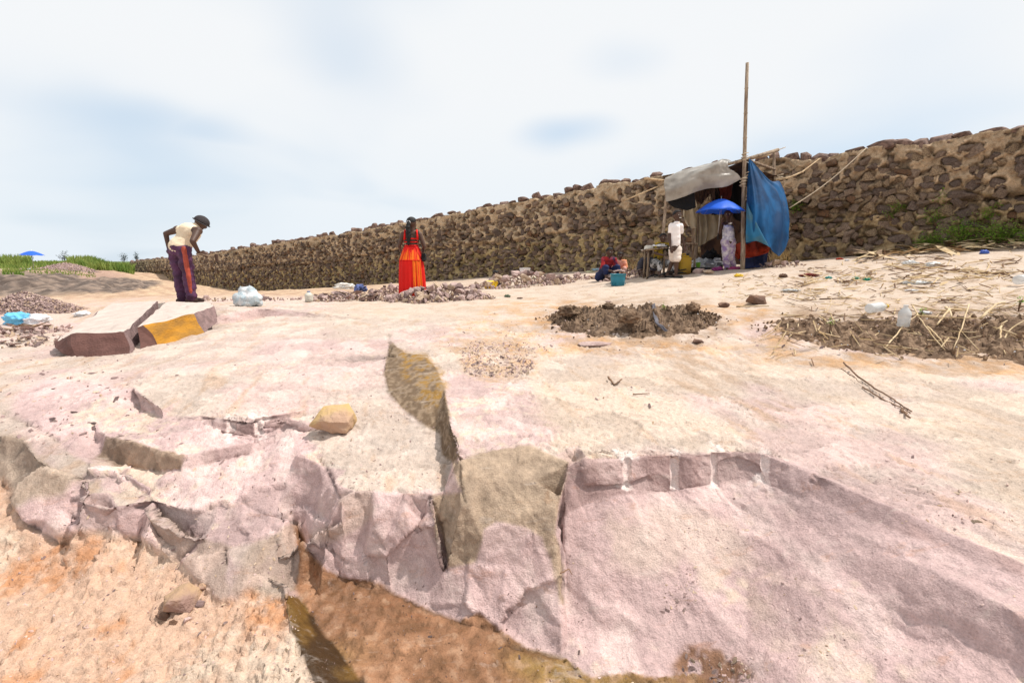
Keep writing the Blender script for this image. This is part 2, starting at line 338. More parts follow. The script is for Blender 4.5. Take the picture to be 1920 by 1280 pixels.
def vnormals(V, F):
    fn = np.cross(V[F[:, 1]]-V[F[:, 0]], V[F[:, 2]]-V[F[:, 0]]); vn = np.zeros_like(V)
    for i in range(3): np.add.at(vn, F[:, i], fn)
    return vn/(np.linalg.norm(vn, axis=1)[:, None]+1e-12)
def to_px(V):
    y, z = V[:, 1], V[:, 2]-CAMZ
    f = y*math.cos(PITCH)-z*math.sin(PITCH); u = y*math.sin(PITCH)+z*math.cos(PITCH)
    f = np.where(f < .05, .05, f)
    return 960+FPX*V[:, 0]/f, 640-FPX*u/f, f
TV, TF = build_terrain()


def inpoly(x, y, poly, feather=6.0):
    "1 inside, falling to 0 over feather px outside"
    n = len(poly); ins = np.zeros(len(x), bool); dmin = np.full(len(x), 1e9)
    for i in range(n):
        x0, y0 = poly[i]; x1, y1 = poly[(i+1) % n]
        c = ((y0 > y) != (y1 > y))
        with np.errstate(divide='ignore', invalid='ignore'): xi = (x1-x0)*(y-y0)/((y1-y0) if y1 != y0 else 1e-9)+x0
        ins ^= c & (x < xi)
        L2 = (x1-x0)**2+(y1-y0)**2; t = np.clip(((x-x0)*(x1-x0)+(y-y0)*(y1-y0))/max(L2, 1e-9), 0, 1)
        dmin = np.minimum(dmin, np.hypot(x-x0-t*(x1-x0), y-y0-t*(y1-y0)))
    return np.where(ins, 1.0, np.clip(1-dmin/feather, 0, 1))

DRILLS = [(1173, 858, 1169, 908, .021, .68), (1263, 851, 1260, 907, .022, .68), (1339, 848, 1336, 903, .021, .685), (1430, 849, 1420, 900, .013, .69), (430, 787, 432, 815, .024, .655), (484, 785, 486, 812, .022, .656)]
def finish_terrain():
    global TV
    V, F = TV, TF; N = vnormals(V, F)
    x, y, z = V.T; px, py, f = to_px(V)
    dist = np.sqrt(x*x+y*y)
    front = (f > .3)
    w1 = fbm(x*6, y*6, z*6, 3); w2 = fbm(x*6+31, y*6+11, z*6, 3)
    amp = np.clip(9*2/np.maximum(dist, 1.0), 2, 9)
    qx = px+w1*amp*1.2; qy = py+w2*amp*.7
    def reg(poly, fe=6, wb=None):
        wb = (.3 if fe <= 6 else 1) if wb is None else wb
        return inpoly(px+(qx-px)*wb, py+(qy-py)*wb, poly, fe)*front
    # ---- regions of the ground
    g_left = reg([(-400, 905), (0, 905), (40, 985), (95, 1020), (150, 1000), (200, 1000), (262, 1020), (330, 1062), (372, 1100), (412, 1135), (470, 1112), (537, 1118), (545, 1170), (572, 1232), (600, 1290), (640, 1500), (-400, 1500)], 14)
    mud = reg([(552, 985), (562, 1040), (556, 1098), (590, 1168), (622, 1205), (655, 1250), (688, 1290), (760, 1500), (1650, 1500), (1420, 1310), (1390, 1285), (1300, 1262), (1230, 1275), (1180, 1262), (1105, 1272), (1058, 1236), (985, 1215), (938, 1180), (900, 1150), (862, 1165), (820, 1152), (730, 1108), (690, 1088), (640, 1084), (612, 1070), (575, 1030), (560, 985)], 5)
    wet = reg([(538, 1112), (560, 1118), (592, 1168), (624, 1208), (656, 1252), (690, 1296), (600, 1296), (572, 1236), (548, 1170)], 4)*(1-.0*mud)
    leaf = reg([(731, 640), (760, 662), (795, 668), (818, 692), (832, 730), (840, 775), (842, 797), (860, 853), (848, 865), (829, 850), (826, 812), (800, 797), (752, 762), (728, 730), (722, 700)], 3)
    leafo = reg([(755, 665), (795, 668), (822, 700), (834, 745), (812, 760), (780, 730), (760, 700)], 14)
    tan = reg([(850, 868), (900, 848), (990, 836), (1066, 867), (1048, 940), (1036, 1000), (1052, 1060), (1053, 1130), (1042, 1060), (1020, 1005), (985, 985), (930, 975), (905, 990), (890, 1050), (838, 1062), (822, 1000), (812, 932), (866, 925), (858, 895)], 6)
    tan2 = reg([(640, 932), (690, 922), (700, 960), (660, 990), (620, 1010), (585, 1005), (640, 978)], 12)*.4
    tanl = reg([(197, 818), (240, 826), (300, 845), (343, 856), (340, 878), (300, 882), (250, 876), (184, 853)], 3)
    tanj = reg([(-80, 800), (40, 822), (58, 856), (100, 880), (140, 892), (120, 920), (60, 930), (20, 960), (-80, 890)], 14)
    tank = np.maximum(reg([(340, 1000), (420, 1026), (425, 1125), (400, 1130), (350, 1060), (300, 1040), (285, 960)], 8)*.55, reg([(480, 1010), (560, 985), (560, 1090), (530, 1105), (470, 1110), (430, 1110)], 12)*.6)
    gravel_o = reg([(1000, 575), (1050, 570), (1120, 580), (1060, 610), (1010, 650), (1000, 690), (920, 706), (880, 690), (860, 650), (820, 640), (830, 620), (940, 600)], 20)
    orange = np.maximum.reduce([gravel_o, reg([(930, 570), (1060, 570), (1030, 610), (1100, 640), (1480, 655), (1600, 668), (1560, 645), (1440, 635), (1345, 590), (1290, 575), (1420, 570), (1460, 600), (1700, 660), (1920, 690), (1920, 705), (1700, 690), (1450, 672), (1130, 655), (1000, 670), (900, 660), (860, 640)], 14),
                              reg([(180, 575), (230, 550), (330, 540), (420, 548), (340, 566), (240, 566)], 8)*.8, reg([(90, 560), (250, 545), (230, 566), (150, 590)], 10)*.6])
    sand = sstep(610, 575, py)*sstep(560, 700, px+0*py)*sstep(0, 1, (y > 4))*front
    sand = np.maximum(sand, reg([(900, 560), (1920, 440), (2400, 440), (2400, 640), (1920, 590), (1450, 590), (1340, 575), (1000, 572)], 14))
    sand = sand*(y < 60)
    fresh_bowl = reg([(1068, 868), (1425, 850), (1480, 865), (1600, 915), (1720, 970), (1920, 1062), (2300, 1250), (2300, 1500), (1500, 1400), (1105, 1272), (1058, 1230), (1052, 1100), (1036, 1000), (1048, 940)], 5)
    fresh_l = np.maximum.reduce([reg([(40, 740), (90, 715), (180, 722), (250, 730), (262, 765), (300, 775), (400, 795), (430, 812), (560, 800), (600, 850), (640, 930), (640, 980), (585, 1000), (550, 985), (420, 1020), (350, 1000), (290, 960), (200, 910), (160, 850), (60, 790), (20, 760)], 8),
                                reg([(585, 1000), (640, 930), (806, 924), (835, 1066), (900, 1050), (1000, 1000), (1052, 1120), (1052, 1230), (930, 1180), (820, 1150), (690, 1090), (600, 1060)], 8),
                                reg([(840, 700), (980, 720), (1040, 800), (1020, 835), (860, 860), (842, 797)], 16)*.85,
                                reg([(1036, 730), (1000, 760), (1040, 800)], 10)*.3, reg([(60, 880), (142, 892), (158, 925), (140, 985), (105, 1015), (60, 990)], 10), reg([(210, 950), (282, 935), (262, 1017), (215, 985)], 4), reg([(860, 860), (830, 790), (600, 600), (420, 620), (300, 690), (480, 700), (700, 720)], 10)*.25, reg([(560, 640), (720, 650), (724, 690), (560, 700), (430, 690)], 18)*.6])
    bank = reg([(-600, 510), (0, 510), (120, 513), (200, 516), (250, 524), (300, 530), (230, 546), (0, 552), (-600, 560)], 5)
    lawn = sstep(508, 502, py)*(y > 33)*(px < 245)*front
    lawn = np.maximum(lawn, (y > 75)*1.0)
    pathm = reg([(20, 500), (150, 494), (235, 516), (170, 520), (120, 508), (0, 511)], 3)
    # ---- colours (linear)
    A = lambda *c: np.array(c)
    cream = A(.51, .41, .345); pinkc = A(.52, .385, .35); fresh = A(.54, .385, .365); tanc = A(.385, .285, .205); ochre = A(.30, .165, .035)
    nlo = fbm(x*1.1, y*1.1, z*2, 3)*.5+.5; nmd = fbm(x*4+9, y*4, z*4, 4)*.5+.5; nhi = fbm(x*17, y*17+5, z*17, 3)*.5+.5
    streak = fbm(x*9+y*2, y*2.2-x*.5, z*4, 4)*.5+.5
    up = sstep(.72, .96, N[:, 2]+.08*(nmd-.5))
    def mx(a, b, t): return a*(1-t[:, None])+b*t[:, None]
    C = mx(np.tile(pinkc, (len(V), 1)), cream, sstep(.3, .62, nlo+.15*(nmd-.5)+.1))
    C = mx(C, A(.55, .46, .40), sstep(.55, .75, nmd)*.5)
    C = mx(C, A(.46, .285, .17), sstep(.62, .80, streak+.12*(nlo-.5))*.42)
    C = mx(C, fresh, (1-up)*.8)
    FR = np.clip(np.maximum(fresh_bowl, fresh_l), 0, 1)
    Cf = mx(np.tile(fresh, (len(V), 1)), A(.62, .48, .44), sstep(.45, .75, nmd*.6+streak*.4)*.8)
    Cf = mx(Cf, A(.42, .30, .285), sstep(.42, .22, streak)*.5)
    Cf = mx(Cf, A(.62, .49, .38), sstep(.55, .72, nlo*.6+nhi*.4)*sstep(.75, .95, N[:, 2])*.8)
    C = mx(C, Cf, FR)
    dustb = reg([(1060, 1000), (1180, 965), (1290, 965), (1360, 985), (1400, 1060), (1520, 1120), (1640, 1280), (1560, 1290), (1440, 1190), (1330, 1100), (1240, 1060), (1100, 1040)], 30)
    C = mx(C, A(.58, .45, .37), dustb*.55*sstep(.3, .6, nmd+.2*(nhi-.5)))
    dustr = reg([(1000, 720), (1500, 660), (2000, 700), (2300, 1000), (1900, 1040), (1600, 900), (1430, 845), (1060, 860)], 40)
    C = mx(C, A(.53, .41, .315), dustr*.5*sstep(.35, .65, nlo+.3*(nmd-.5)))
    brs = reg([(1300, 680), (1360, 670), (1480, 760), (1430, 780), (1270, 720)], 40)*.55*sstep(.35, .65, streak)
    C = mx(C, A(.38, .26, .18), brs)
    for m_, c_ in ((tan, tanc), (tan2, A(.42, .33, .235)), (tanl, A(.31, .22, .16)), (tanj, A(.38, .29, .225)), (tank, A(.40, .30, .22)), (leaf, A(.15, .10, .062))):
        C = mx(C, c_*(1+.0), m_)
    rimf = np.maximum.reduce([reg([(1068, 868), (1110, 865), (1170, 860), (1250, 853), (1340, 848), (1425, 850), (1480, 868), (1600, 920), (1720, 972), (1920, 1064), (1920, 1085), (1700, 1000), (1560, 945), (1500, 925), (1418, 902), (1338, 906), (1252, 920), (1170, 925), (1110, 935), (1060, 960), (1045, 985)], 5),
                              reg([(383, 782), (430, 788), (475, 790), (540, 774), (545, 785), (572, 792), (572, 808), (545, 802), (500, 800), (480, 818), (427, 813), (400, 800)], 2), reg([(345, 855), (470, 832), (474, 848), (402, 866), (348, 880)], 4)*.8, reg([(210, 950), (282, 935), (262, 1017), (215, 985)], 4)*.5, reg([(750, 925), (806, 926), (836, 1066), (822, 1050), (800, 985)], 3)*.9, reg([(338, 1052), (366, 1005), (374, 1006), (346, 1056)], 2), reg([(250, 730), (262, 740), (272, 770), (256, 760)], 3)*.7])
    C = mx(C, mx(np.tile(A(.30, .20, .185), (len(V), 1)), A(.42, .30, .28), sstep(.45, .7, nmd)), rimf*.85)  # darker dust-free rock, plus shade of the steep faces painted into the colour
    rim2 = reg([(1430, 905), (1500, 885), (1720, 975), (1920, 1066), (2050, 1250), (1850, 1165), (1650, 1060), (1500, 975)], 70); C = mx(C, A(.37, .265, .255), rim2*.75*sstep(.2, .6, streak))  # shade on the slope below the right rim, painted into the rock colour
    tf = np.clip(np.maximum.reduce([tan, tanl, tanj]), 0, 1)
    C = C*(1+((nhi-.5)*.5*tf)[:, None])
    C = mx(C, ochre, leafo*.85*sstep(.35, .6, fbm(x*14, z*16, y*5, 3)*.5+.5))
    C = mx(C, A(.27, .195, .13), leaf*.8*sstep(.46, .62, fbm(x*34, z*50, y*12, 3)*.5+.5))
    sandc = mx(np.tile(A(.52, .42, .34), (len(V), 1)), A(.47, .36, .275), sstep(.45, .7, nmd))
    C = mx(C, sandc, sand)
    soilz = np.maximum(reg([(1010, 600), (1060, 575), (1320, 572), (1370, 610), (1300, 650), (1060, 640)], 22), reg([(1400, 600), (1500, 588), (2100, 585), (2200, 700), (1900, 690), (1560, 668), (1430, 640)], 24))
    C = mx(C, A(.30, .20, .13), soilz*np.clip(.25+1.3*(nmd-.3)+.8*(nhi-.5), 0, .9))
    C = mx(C, A(.50, .285, .135), orange*np.clip(.10+1.1*(nmd-.35)+.9*(nhi-.5)+.5*(nlo-.5), 0, .85))
    gl = mx(np.tile(A(.54, .36, .26), (len(V), 1)), A(.48, .24, .125), sstep(.50, .85, nmd+.25*(nlo-.5)+.45*(nhi-.5)))
    gl = mx(gl, A(.57, .44, .34), sstep(.5, .75, nlo+.4*(nhi-.5))); C = mx(C, gl, g_left)
    mc = mx(np.tile(A(.23, .115, .06), (len(V), 1)), A(.34, .175, .095), sstep(.4, .65, nmd)); mc = mx(mc, A(.24, .15, .04), sstep(.35, .6, nlo)*sstep(1180, 1260, py)*.8)
    mc = mx(mc, A(.13, .065, .03), sstep(.58, .72, nhi)*.6); mc = mx(mc, A(.40, .25, .16), sstep(.36, .25, nhi)*.5)
    C = mx(C, mc, mud)
    toe = reg([(1290, 1215), (1350, 1222), (1400, 1260), (1420, 1310), (1280, 1290), (1270, 1245)], 16); C = mx(C, A(.24, .13, .08), toe*sstep(.3, .55, nhi)); mud = np.maximum(mud, toe*.5)
    C = mx(C, mx(np.tile(A(.05, .026, .009), (len(V), 1)), A(.14, .075, .018), sstep(.45, .65, nmd)), wet)
    farg = sstep(9.5, 13, y)*sstep(960, 640, px)
    C = mx(C, mx(np.tile(A(.50, .36, .24), (len(V), 1)), A(.38, .25, .17), sstep(.45, .6, nmd)), farg*(1-lawn))
    C = mx(C, mx(np.tile(A(.10, .075, .062), (len(V), 1)), A(.25, .185, .145), sstep(.48, .66, streak)), bank)
    C = mx(C, A(.12, .145, .045), lawn*np.clip(.35+nmd*.8, 0, 1)); C = mx(C, A(.36, .235, .18), pathm*.9)
    behind = sstep(60, 90, y); C = mx(C, A(.09, .13, .035), behind)
    # crevices between the blocks
    CR = [[(731, 626), (731, 662)], [(842, 797), (862, 860), (863, 912), (874, 940)], [(806, 926), (820, 985), (836, 1070)], [(455, 937), (500, 960), (538, 966), (556, 985)], [(368, 1003), (352, 1030), (335, 1055)], [(418, 1024), (424, 1056)], [(-20, 760), (45, 790), (110, 822)],
          [(228, 883), (250, 893), (282, 916)], [(338, 880), (344, 862)], [(1053, 990), (1052, 1060), (1056, 1130)], [(142, 890), (160, 930), (140, 968), (150, 985)], [(190, 985), (215, 988)], [(250, 733), (263, 770)], [(85, 1003), (105, 1018), (130, 1012), (148, 985)], [(585, 1008), (600, 1040), (640, 1086), (730, 1112), (820, 1155), (862, 1168), (935, 1184), (962, 1212), (1052, 1232), (1105, 1278)],
          [(628, 672), (680, 668), (740, 667)], [(700, 1000), (720, 1030)], [(262, 1018), (282, 936)], [(540, 1100), (545, 1040)], [(590, 1010), (650, 1052)], [(750, 918), (800, 926)], [(0, 905), (35, 975), (85, 1004)], [(380, 782), (430, 790), (478, 792), (541, 777)], [(600, 858), (640, 930)], [(1068, 905), (1046, 990)], [(1500, 655), (1530, 650)]]
    crk = np.zeros(len(x))
    for ln in CR:
        for (x0, y0), (x1, y1) in zip(ln, ln[1:]):
            m_ = np.where((px > min(x0, x1)-14) & (px < max(x0, x1)+14) & (py > min(y0, y1)-14) & (py < max(y0, y1)+14) & front)[0]
            xx, yy = px[m_]+w2[m_]*5, py[m_]+w1[m_]*5; t = np.clip(((xx-x0)*(x1-x0)+(yy-y0)*(y1-y0))/((x1-x0)**2+(y1-y0)**2), 0, 1); dd = np.hypot(xx-x0-t*(x1-x0), yy-y0-t*(y1-y0))
            crk[m_] = np.maximum(crk[m_], sstep(4.5, 1.0, dd)*(.55+.45*sstep(-.3, .4, w1[m_]+w2[m_])))
    C = C*(1-.45*crk[:, None])
    # ---- relief
    rock = 1-np.clip(np.maximum.reduce([mud, sand*.7, lawn]), 0, 1)
    near = np.clip(2.2/np.maximum(dist, .5), .0, 1.0)
    s = np.clip(dist/2.2, .6, 5)
    rel = fbm(x*3.1, y*3.1, z*3.1, 4)*.008*rock*(s**.6)
    rel += fbm(x*24, y*24, z*24, 3)*.0028*rock
    # flaking layers, thin plates one above the other
    lay = fbm(x*1.7+y*.4, y*1.7+3, z*2, 4)*.5+.5
    lay = lay+.030*fbm(x*7, y*7, z*3, 4)
    k = lay*16; fr = k-np.floor(k); plate = (np.floor(k)+sstep(.955, 1.0, fr))/16*.26
    rel += (plate-lay*.26)*rock*(1-np.clip(tan+leaf+wet+fresh_bowl*.8+g_left*.3, 0, 1))*sstep(.75, .95, N[:, 2])*sstep(14, 8, dist)
    # striations of the broken faces
    stri = fbm((x+.8*y)*5.5+w1*.5, (y-.8*x)*1.5, z*3, 4)
    rel += stri*.011*FR*(1-dustb*.5)
    # planes left by broken-off pieces: each cell is tilted its own way, with crisp steps between
    def planes(sc, sd):
        qx_ = x/sc+.35*fbm(x*3/sc*.3, y/sc, z, 2); qy_ = y/sc*1.25+.35*fbm(x/sc, y*3/sc*.3+9, z, 2); qz_ = z/sc*1.2
        ix, iy, iz = np.floor(qx_).astype(int), np.floor(qy_).astype(int), np.floor(qz_).astype(int); best = np.full(len(x), 9e9); hh = np.zeros(len(x))
        for a_ in (-1, 0, 1):
            for b_ in (-1, 0, 1):
                for c_ in (-1, 0, 1):
                    gi = _perm[_perm[_perm[(ix+a_+sd) & 255]+((iy+b_) & 255)]+((iz+c_) & 255)]; jt = _grad[gi]*.42; tl = _grad[(gi+97) & 255]
                    dx, dy, dz = qx_-(ix+a_+.5+jt[:, 0]), qy_-(iy+b_+.5+jt[:, 1]), qz_-(iz+c_+.5+jt[:, 2]); dd = dx*dx+dy*dy+dz*dz; m_ = dd < best
                    best = np.where(m_, dd, best); hh = np.where(m_, (dx*tl[:, 0]+dy*tl[:, 1])+.6*tl[:, 2], hh)
        return hh*sc
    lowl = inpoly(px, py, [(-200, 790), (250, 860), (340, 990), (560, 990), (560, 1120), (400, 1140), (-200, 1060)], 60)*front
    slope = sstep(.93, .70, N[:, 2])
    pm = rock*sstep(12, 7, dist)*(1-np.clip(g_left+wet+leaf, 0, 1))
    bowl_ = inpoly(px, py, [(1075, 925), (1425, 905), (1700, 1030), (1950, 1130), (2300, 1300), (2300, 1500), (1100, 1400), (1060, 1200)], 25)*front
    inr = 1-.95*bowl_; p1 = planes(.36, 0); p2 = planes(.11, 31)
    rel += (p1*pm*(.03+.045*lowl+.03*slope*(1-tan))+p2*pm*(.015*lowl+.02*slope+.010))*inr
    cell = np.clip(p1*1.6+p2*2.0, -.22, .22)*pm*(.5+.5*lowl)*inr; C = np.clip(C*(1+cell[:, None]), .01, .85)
    rip = fbm((x+.62*y)*9+w1*.8, (y-.62*x)*1.9, z*2, 3); rel += np.abs(rip)*.007*bowl_*(1-dustb*.7)
    rel += fbm(x*38, y*38, z*38, 2)*.003*np.clip(tan+leaf, 0, 1)
    rel += (np.abs(fbm(x*8, y*8, z*8, 4))*-.007+fbm(x*2.5, y*2.5, z, 3)*.014+fbm(x*30, y*30, z*30, 3)*.0045+np.maximum(fbm(x*42, y*42, z*42, 2), 0)*.002)*g_left
    k2 = (fbm(x*3.5, y*5+2, z, 4)*.5+.5)*7; f2_ = k2-np.floor(k2); rel += g_left*(np.floor(k2)+sstep(.86, 1, f2_)-k2)*.026+g_left*planes(.16, 77)*.06
    mudr = fbm(x*14, y*14, z, 4); rel += mud*(np.maximum(mudr, -.12)*.014+np.maximum(fbm(x*34, y*34, z, 3), .12)*.022-.003)
    rel += sand*(fbm(x*2, y*2, z, 3)*.02+fbm(x*12, y*12, z, 2)*.004)*sstep(.3, 2, dist)
    rel += orange*fbm(x*14, y*14, z, 3)*.008
    farr = sstep(10, 14, y)*(px < 560)*sstep(80, 50, y)*(1-lawn*.7)
    rel += farr*(np.abs(fbm(x*.35, y*.9, z*2, 5))*-.22+.04)
    bk = (fbm(x*.22, y*.3, z*.5, 3)*.5+.5)*2+z*5.2; fb = bk-np.floor(bk); rel += bank*(sstep(.55, 1, fb)-fb)*.20
    rel += bank*fbm(x*1.6, y*1.6, z*4, 4)*.10
    rel -= crk*.014*np.clip(dist/2.2, .7, 2)
    rel = np.where(dist > 100, 0, rel)
    V2 = V+N*rel[:, None]
    for (gx0, gy0, gx1, gy1, gr, gd) in DRILLS:
        A0, B0 = P(gx0, gy0, gd), D(gx1, gy1, P(gx0, gy0, gd).y-.03)
        t_ = np.clip((A0.z-z)/(A0.z-B0.z), -.2, 1.05); cxx = A0.x+(B0.x-A0.x)*t_
        k_ = np.clip(1-((x-cxx)/(gr*(1+.25*w1)))**2, 0, 1)*((np.abs(y-A0.y) < .16))*sstep(1.06, 1.0, (A0.z-z)/(A0.z-B0.z))*(z > B0.z-.02)
        V2[:, 1] += np.sqrt(k_)*gr*.95*sstep(.0, .012, A0.z+.004-z+.0)
        C = mx(C, A(.70, .57, .53), (k_ > .02)*.85*sstep(.985, .8, N[:, 2]))
        for (ux, uy, ur) in ((gx0+2, gy0-6, 15), (gx1, gy1+4, 12)):
            hh = np.hypot((qx-ux)/1.2, (qy-uy)); C = mx(C, A(.72, .63, .59), sstep(ur, ur*.2, hh+12*(nhi-.5)*2)*.65*front)
    roughw = np.clip(1-.0*mud, 0, 1)
    me = bpy.data.meshes.new('ground'); me.vertices.add(len(V2)); me.vertices.foreach_set('co', V2.ravel())
    me.loops.add(len(F)*3); me.loops.foreach_set('vertex_index', F.ravel().astype(np.int32)); me.polygons.add(len(F))
    me.polygons.foreach_set('loop_start', np.arange(0, len(F)*3, 3, dtype=np.int32)); me.update(calc_edges=True)
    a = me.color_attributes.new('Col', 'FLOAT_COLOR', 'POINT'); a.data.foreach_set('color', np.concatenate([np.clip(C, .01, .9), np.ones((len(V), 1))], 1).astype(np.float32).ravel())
    b = me.attributes.new('wet', 'FLOAT', 'POINT'); b.data.foreach_set('value', np.clip(mud*(.45+.5*sstep(.45, .65, nlo))*sstep(1040, 1100, py)+wet, 0, 1).astype(np.float32))
    c = me.attributes.new('fresh', 'FLOAT', 'POINT'); c.data.foreach_set('value', FR.astype(np.float32))
    me.shade_smooth()
    TV = V2
    return me

def ground_material():
    m = bpy.data.materials.new('quarry ground'); m.use_nodes = True; g = NT(m.node_tree)
    out = g.n('ShaderNodeOutputMaterial'); b = g.n('ShaderNodeBsdfPrincipled'); b.inputs['Specular IOR Level'].default_value = .25
    tc = g.n('ShaderNodeTexCoord'); o = (tc, 'Object')
    col = (g.n('ShaderNodeAttribute', None, attribute_name='Col'), 0); wet = g.n('ShaderNodeAttribute', None, attribute_name='wet'); fr = g.n('ShaderNodeAttribute', None, attribute_name='fresh')
    def noise(sc, det=4.0, vec=o, ro=.6, dist=0.0): return g.n('ShaderNodeTexNoise', {'Vector': vec, 'Scale': sc, 'Detail': det, 'Roughness': ro, 'Distortion': dist})
    mp = g.n('ShaderNodeMapping', {'Vector': o, 'Rotation': (0, 0, .75), 'Scale': (9.0, 1.6, 3.0)})
    mp2 = g.n('ShaderNodeMapping', {'Vector': o, 'Rotation': (0, 0, -.25), 'Scale': (1.0, 5.0, 4.0)})
    n_f = noise(160, 3.0); n_m = noise(28, 5.0, ro=.7); n_s = noise(5.0, 5.0, mp); n_l = noise(3.3, 6.0, mp2, .68, .4); n_g = noise(420, 2.0)
    v = g.math('ADD', g.math('MULTIPLY', n_f, .80), g.math('ADD', g.math('MULTIPLY', n_m, .75), .225))
    v = g.math('MULTIPLY', v, g.math('ADD', g.math('MULTIPLY', n_g, .35), .825))
    c = g.mix(1.0, col, g.n('ShaderNodeCombineColor', {0: v, 1: v, 2: v}), 'MULTIPLY')
    n_p = noise(75, 3.0, ro=.7); sp = g.math('MULTIPLY', g.rng(n_p, .60, .70, 0.0, .42), g.rng(n_m, .40, .60, 0.3, 1.0)); c = g.mix(sp, c, g.mix(1.0, c, (.42, .34, .32), 'MULTIPLY'))
    sp2 = g.rng(n_p, .40, .30, 0.0, .35); c = g.mix(sp2, c, g.mix(1.0, c, (1.25, 1.22, 1.2), 'MULTIPLY'))
    # rusty stains and pale dust with shapes of their own
    st = g.rng(n_l, .58, .70, 0.0, .38); c = g.mix(st, c, g.mix(1.0, c, (.86, .62, .42), 'MULTIPLY'))
    du = g.rng(n_l, .44, .30, 0.0, .30); c = g.mix(du, c, (.60, .51, .45))
    sc = g.rng(noise(2.2, 6.0, mp, .72), .66, .72, 0.0, 1.0); c = g.mix(g.math('MULTIPLY', g.math('MULTIPLY', sc, .35), (fr, 2)), c, (.66, .58, .56))
    g.t.links.new(c.outputs[2], b.inputs['Base Color'])
    h = g.math('ADD', g.math('MULTIPLY', n_f, .28), g.math('MULTIPLY', n_m, .75))
    h = g.math('ADD', h, g.math('MULTIPLY', g.math('MULTIPLY', n_s, .25), (fr, 2)))
    vo = g.n('ShaderNodeTexVoronoi', {'Vector': g.n('ShaderNodeVectorMath', {0: o, 1: g.n('ShaderNodeVectorMath', {0: (n_m, 1), 'Scale': .05}, operation='SCALE')}, operation='ADD'), 'Scale': 32.0}, feature='F1')
    h = g.math('ADD', h, g.math('MULTIPLY', vo, -.25))
    bp = g.n('ShaderNodeBump', {'Strength': .8, 'Distance': .014, 'Height': h})
    g.t.links.new(bp.outputs[0], b.inputs['Normal'])
    ro = g.rng((wet, 2), 0.0, 1.0, .92, .38); g.t.links.new(ro.outputs[0], b.inputs['Roughness'])
    g.t.links.new(b.outputs[0], out.inputs[0])
    return m
gme = finish_terrain()
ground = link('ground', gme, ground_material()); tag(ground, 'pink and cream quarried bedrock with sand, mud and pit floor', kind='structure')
BVH = BVHTree.FromPolygons([tuple(v) for v in TV], [tuple(f) for f in TF.tolist()], all_triangles=True)
def G(px, py):
    for k in range(30):
        h = BVH.ray_cast(Vector((0, 0, CAMZ)), ray(px, py+2*k).normalized())
        if h[0] is not None and h[0].y < 60: return h[0]
    return Vector((0, 5, 0))
def gz(x, y):
    h = BVH.ray_cast(Vector((x, y, 30)), Vector((0, 0, -1)))
    return h[0].z if h[0] is not None else 0.0
def gn(x, y):
    h = BVH.ray_cast(Vector((x, y, 30)), Vector((0, 0, -1)))
    return h[1] if h[1] is not None else Vector((0, 0, 1))
# ------------------------------------------------------------ stones: angular hulls
def hull(seed, n=14, flat=(1, 1, 1), blocky=.75, bevel=0.0):
    r = random.Random(seed); bm = bmesh.new()
    for _ in range(n):
        v = Vector((r.gauss(0, 1), r.gauss(0, 1), r.gauss(0, 1))).normalized()
        m = max(abs(v.x), abs(v.y), abs(v.z)); v = v/(m**blocky)*(.8+.25*r.random())
        bm.verts.new((v.x*flat[0]*.5, v.y*flat[1]*.5, v.z*flat[2]*.5))
    h = bmesh.ops.convex_hull(bm, input=bm.verts)
    bmesh.ops.delete(bm, geom=[g for g in set(h['geom_interior']+h['geom_unused']) if isinstance(g, bmesh.types.BMVert)], context='VERTS')
    if bevel: bmesh.ops.bevel(bm, geom=bm.edges[:], offset=bevel, segments=1, affect='EDGES')
    bmesh.ops.recalc_face_normals(bm, faces=bm.faces)
    me = bpy.data.meshes.new('stone'); bm.to_mesh(me); bm.free(); return me
def geo(me):
    v = np.empty(len(me.vertices)*3); me.vertices.foreach_get('co', v); return v.reshape(-1, 3), [tuple(p.vertices) for p in me.polygons]
class Heap:
    "collects many small solids into one mesh"
    def __init__(s): s.v = []; s.f = []; s.n = 0; s.mi = []
    def add(s, g, mat, mi=0):
        s.mi += [mi]*len(g[1])
        v, f = g; m = np.array(mat); s.v.append(v@m[:3, :3].T+m[:3, 3]); s.f += [tuple(i+s.n for i in q) for q in f]; s.n += len(v)
    def build(s, name, mat, parent=None):
        me = mesh(name, np.concatenate(s.v), s.f)
        for q in (mat if isinstance(mat, (list, tuple)) else [mat]): me.materials.append(q)
        me.polygons.foreach_set('material_index', s.mi); return link(name, me, None, parent)
def xf(loc, rot, sc): return Matrix.LocRotScale(Vector(loc), rot, Vector(sc))
def rrot(r=random, tilt=.35, n=None):
    from mathutils import Euler, Quaternion
    q = Euler((r.uniform(-tilt, tilt), r.uniform(-tilt, tilt), r.uniform(0, 6.283))).to_quaternion()
    if n is not None: q = Vector((0, 0, 1)).rotation_difference(n) @ q
    return q

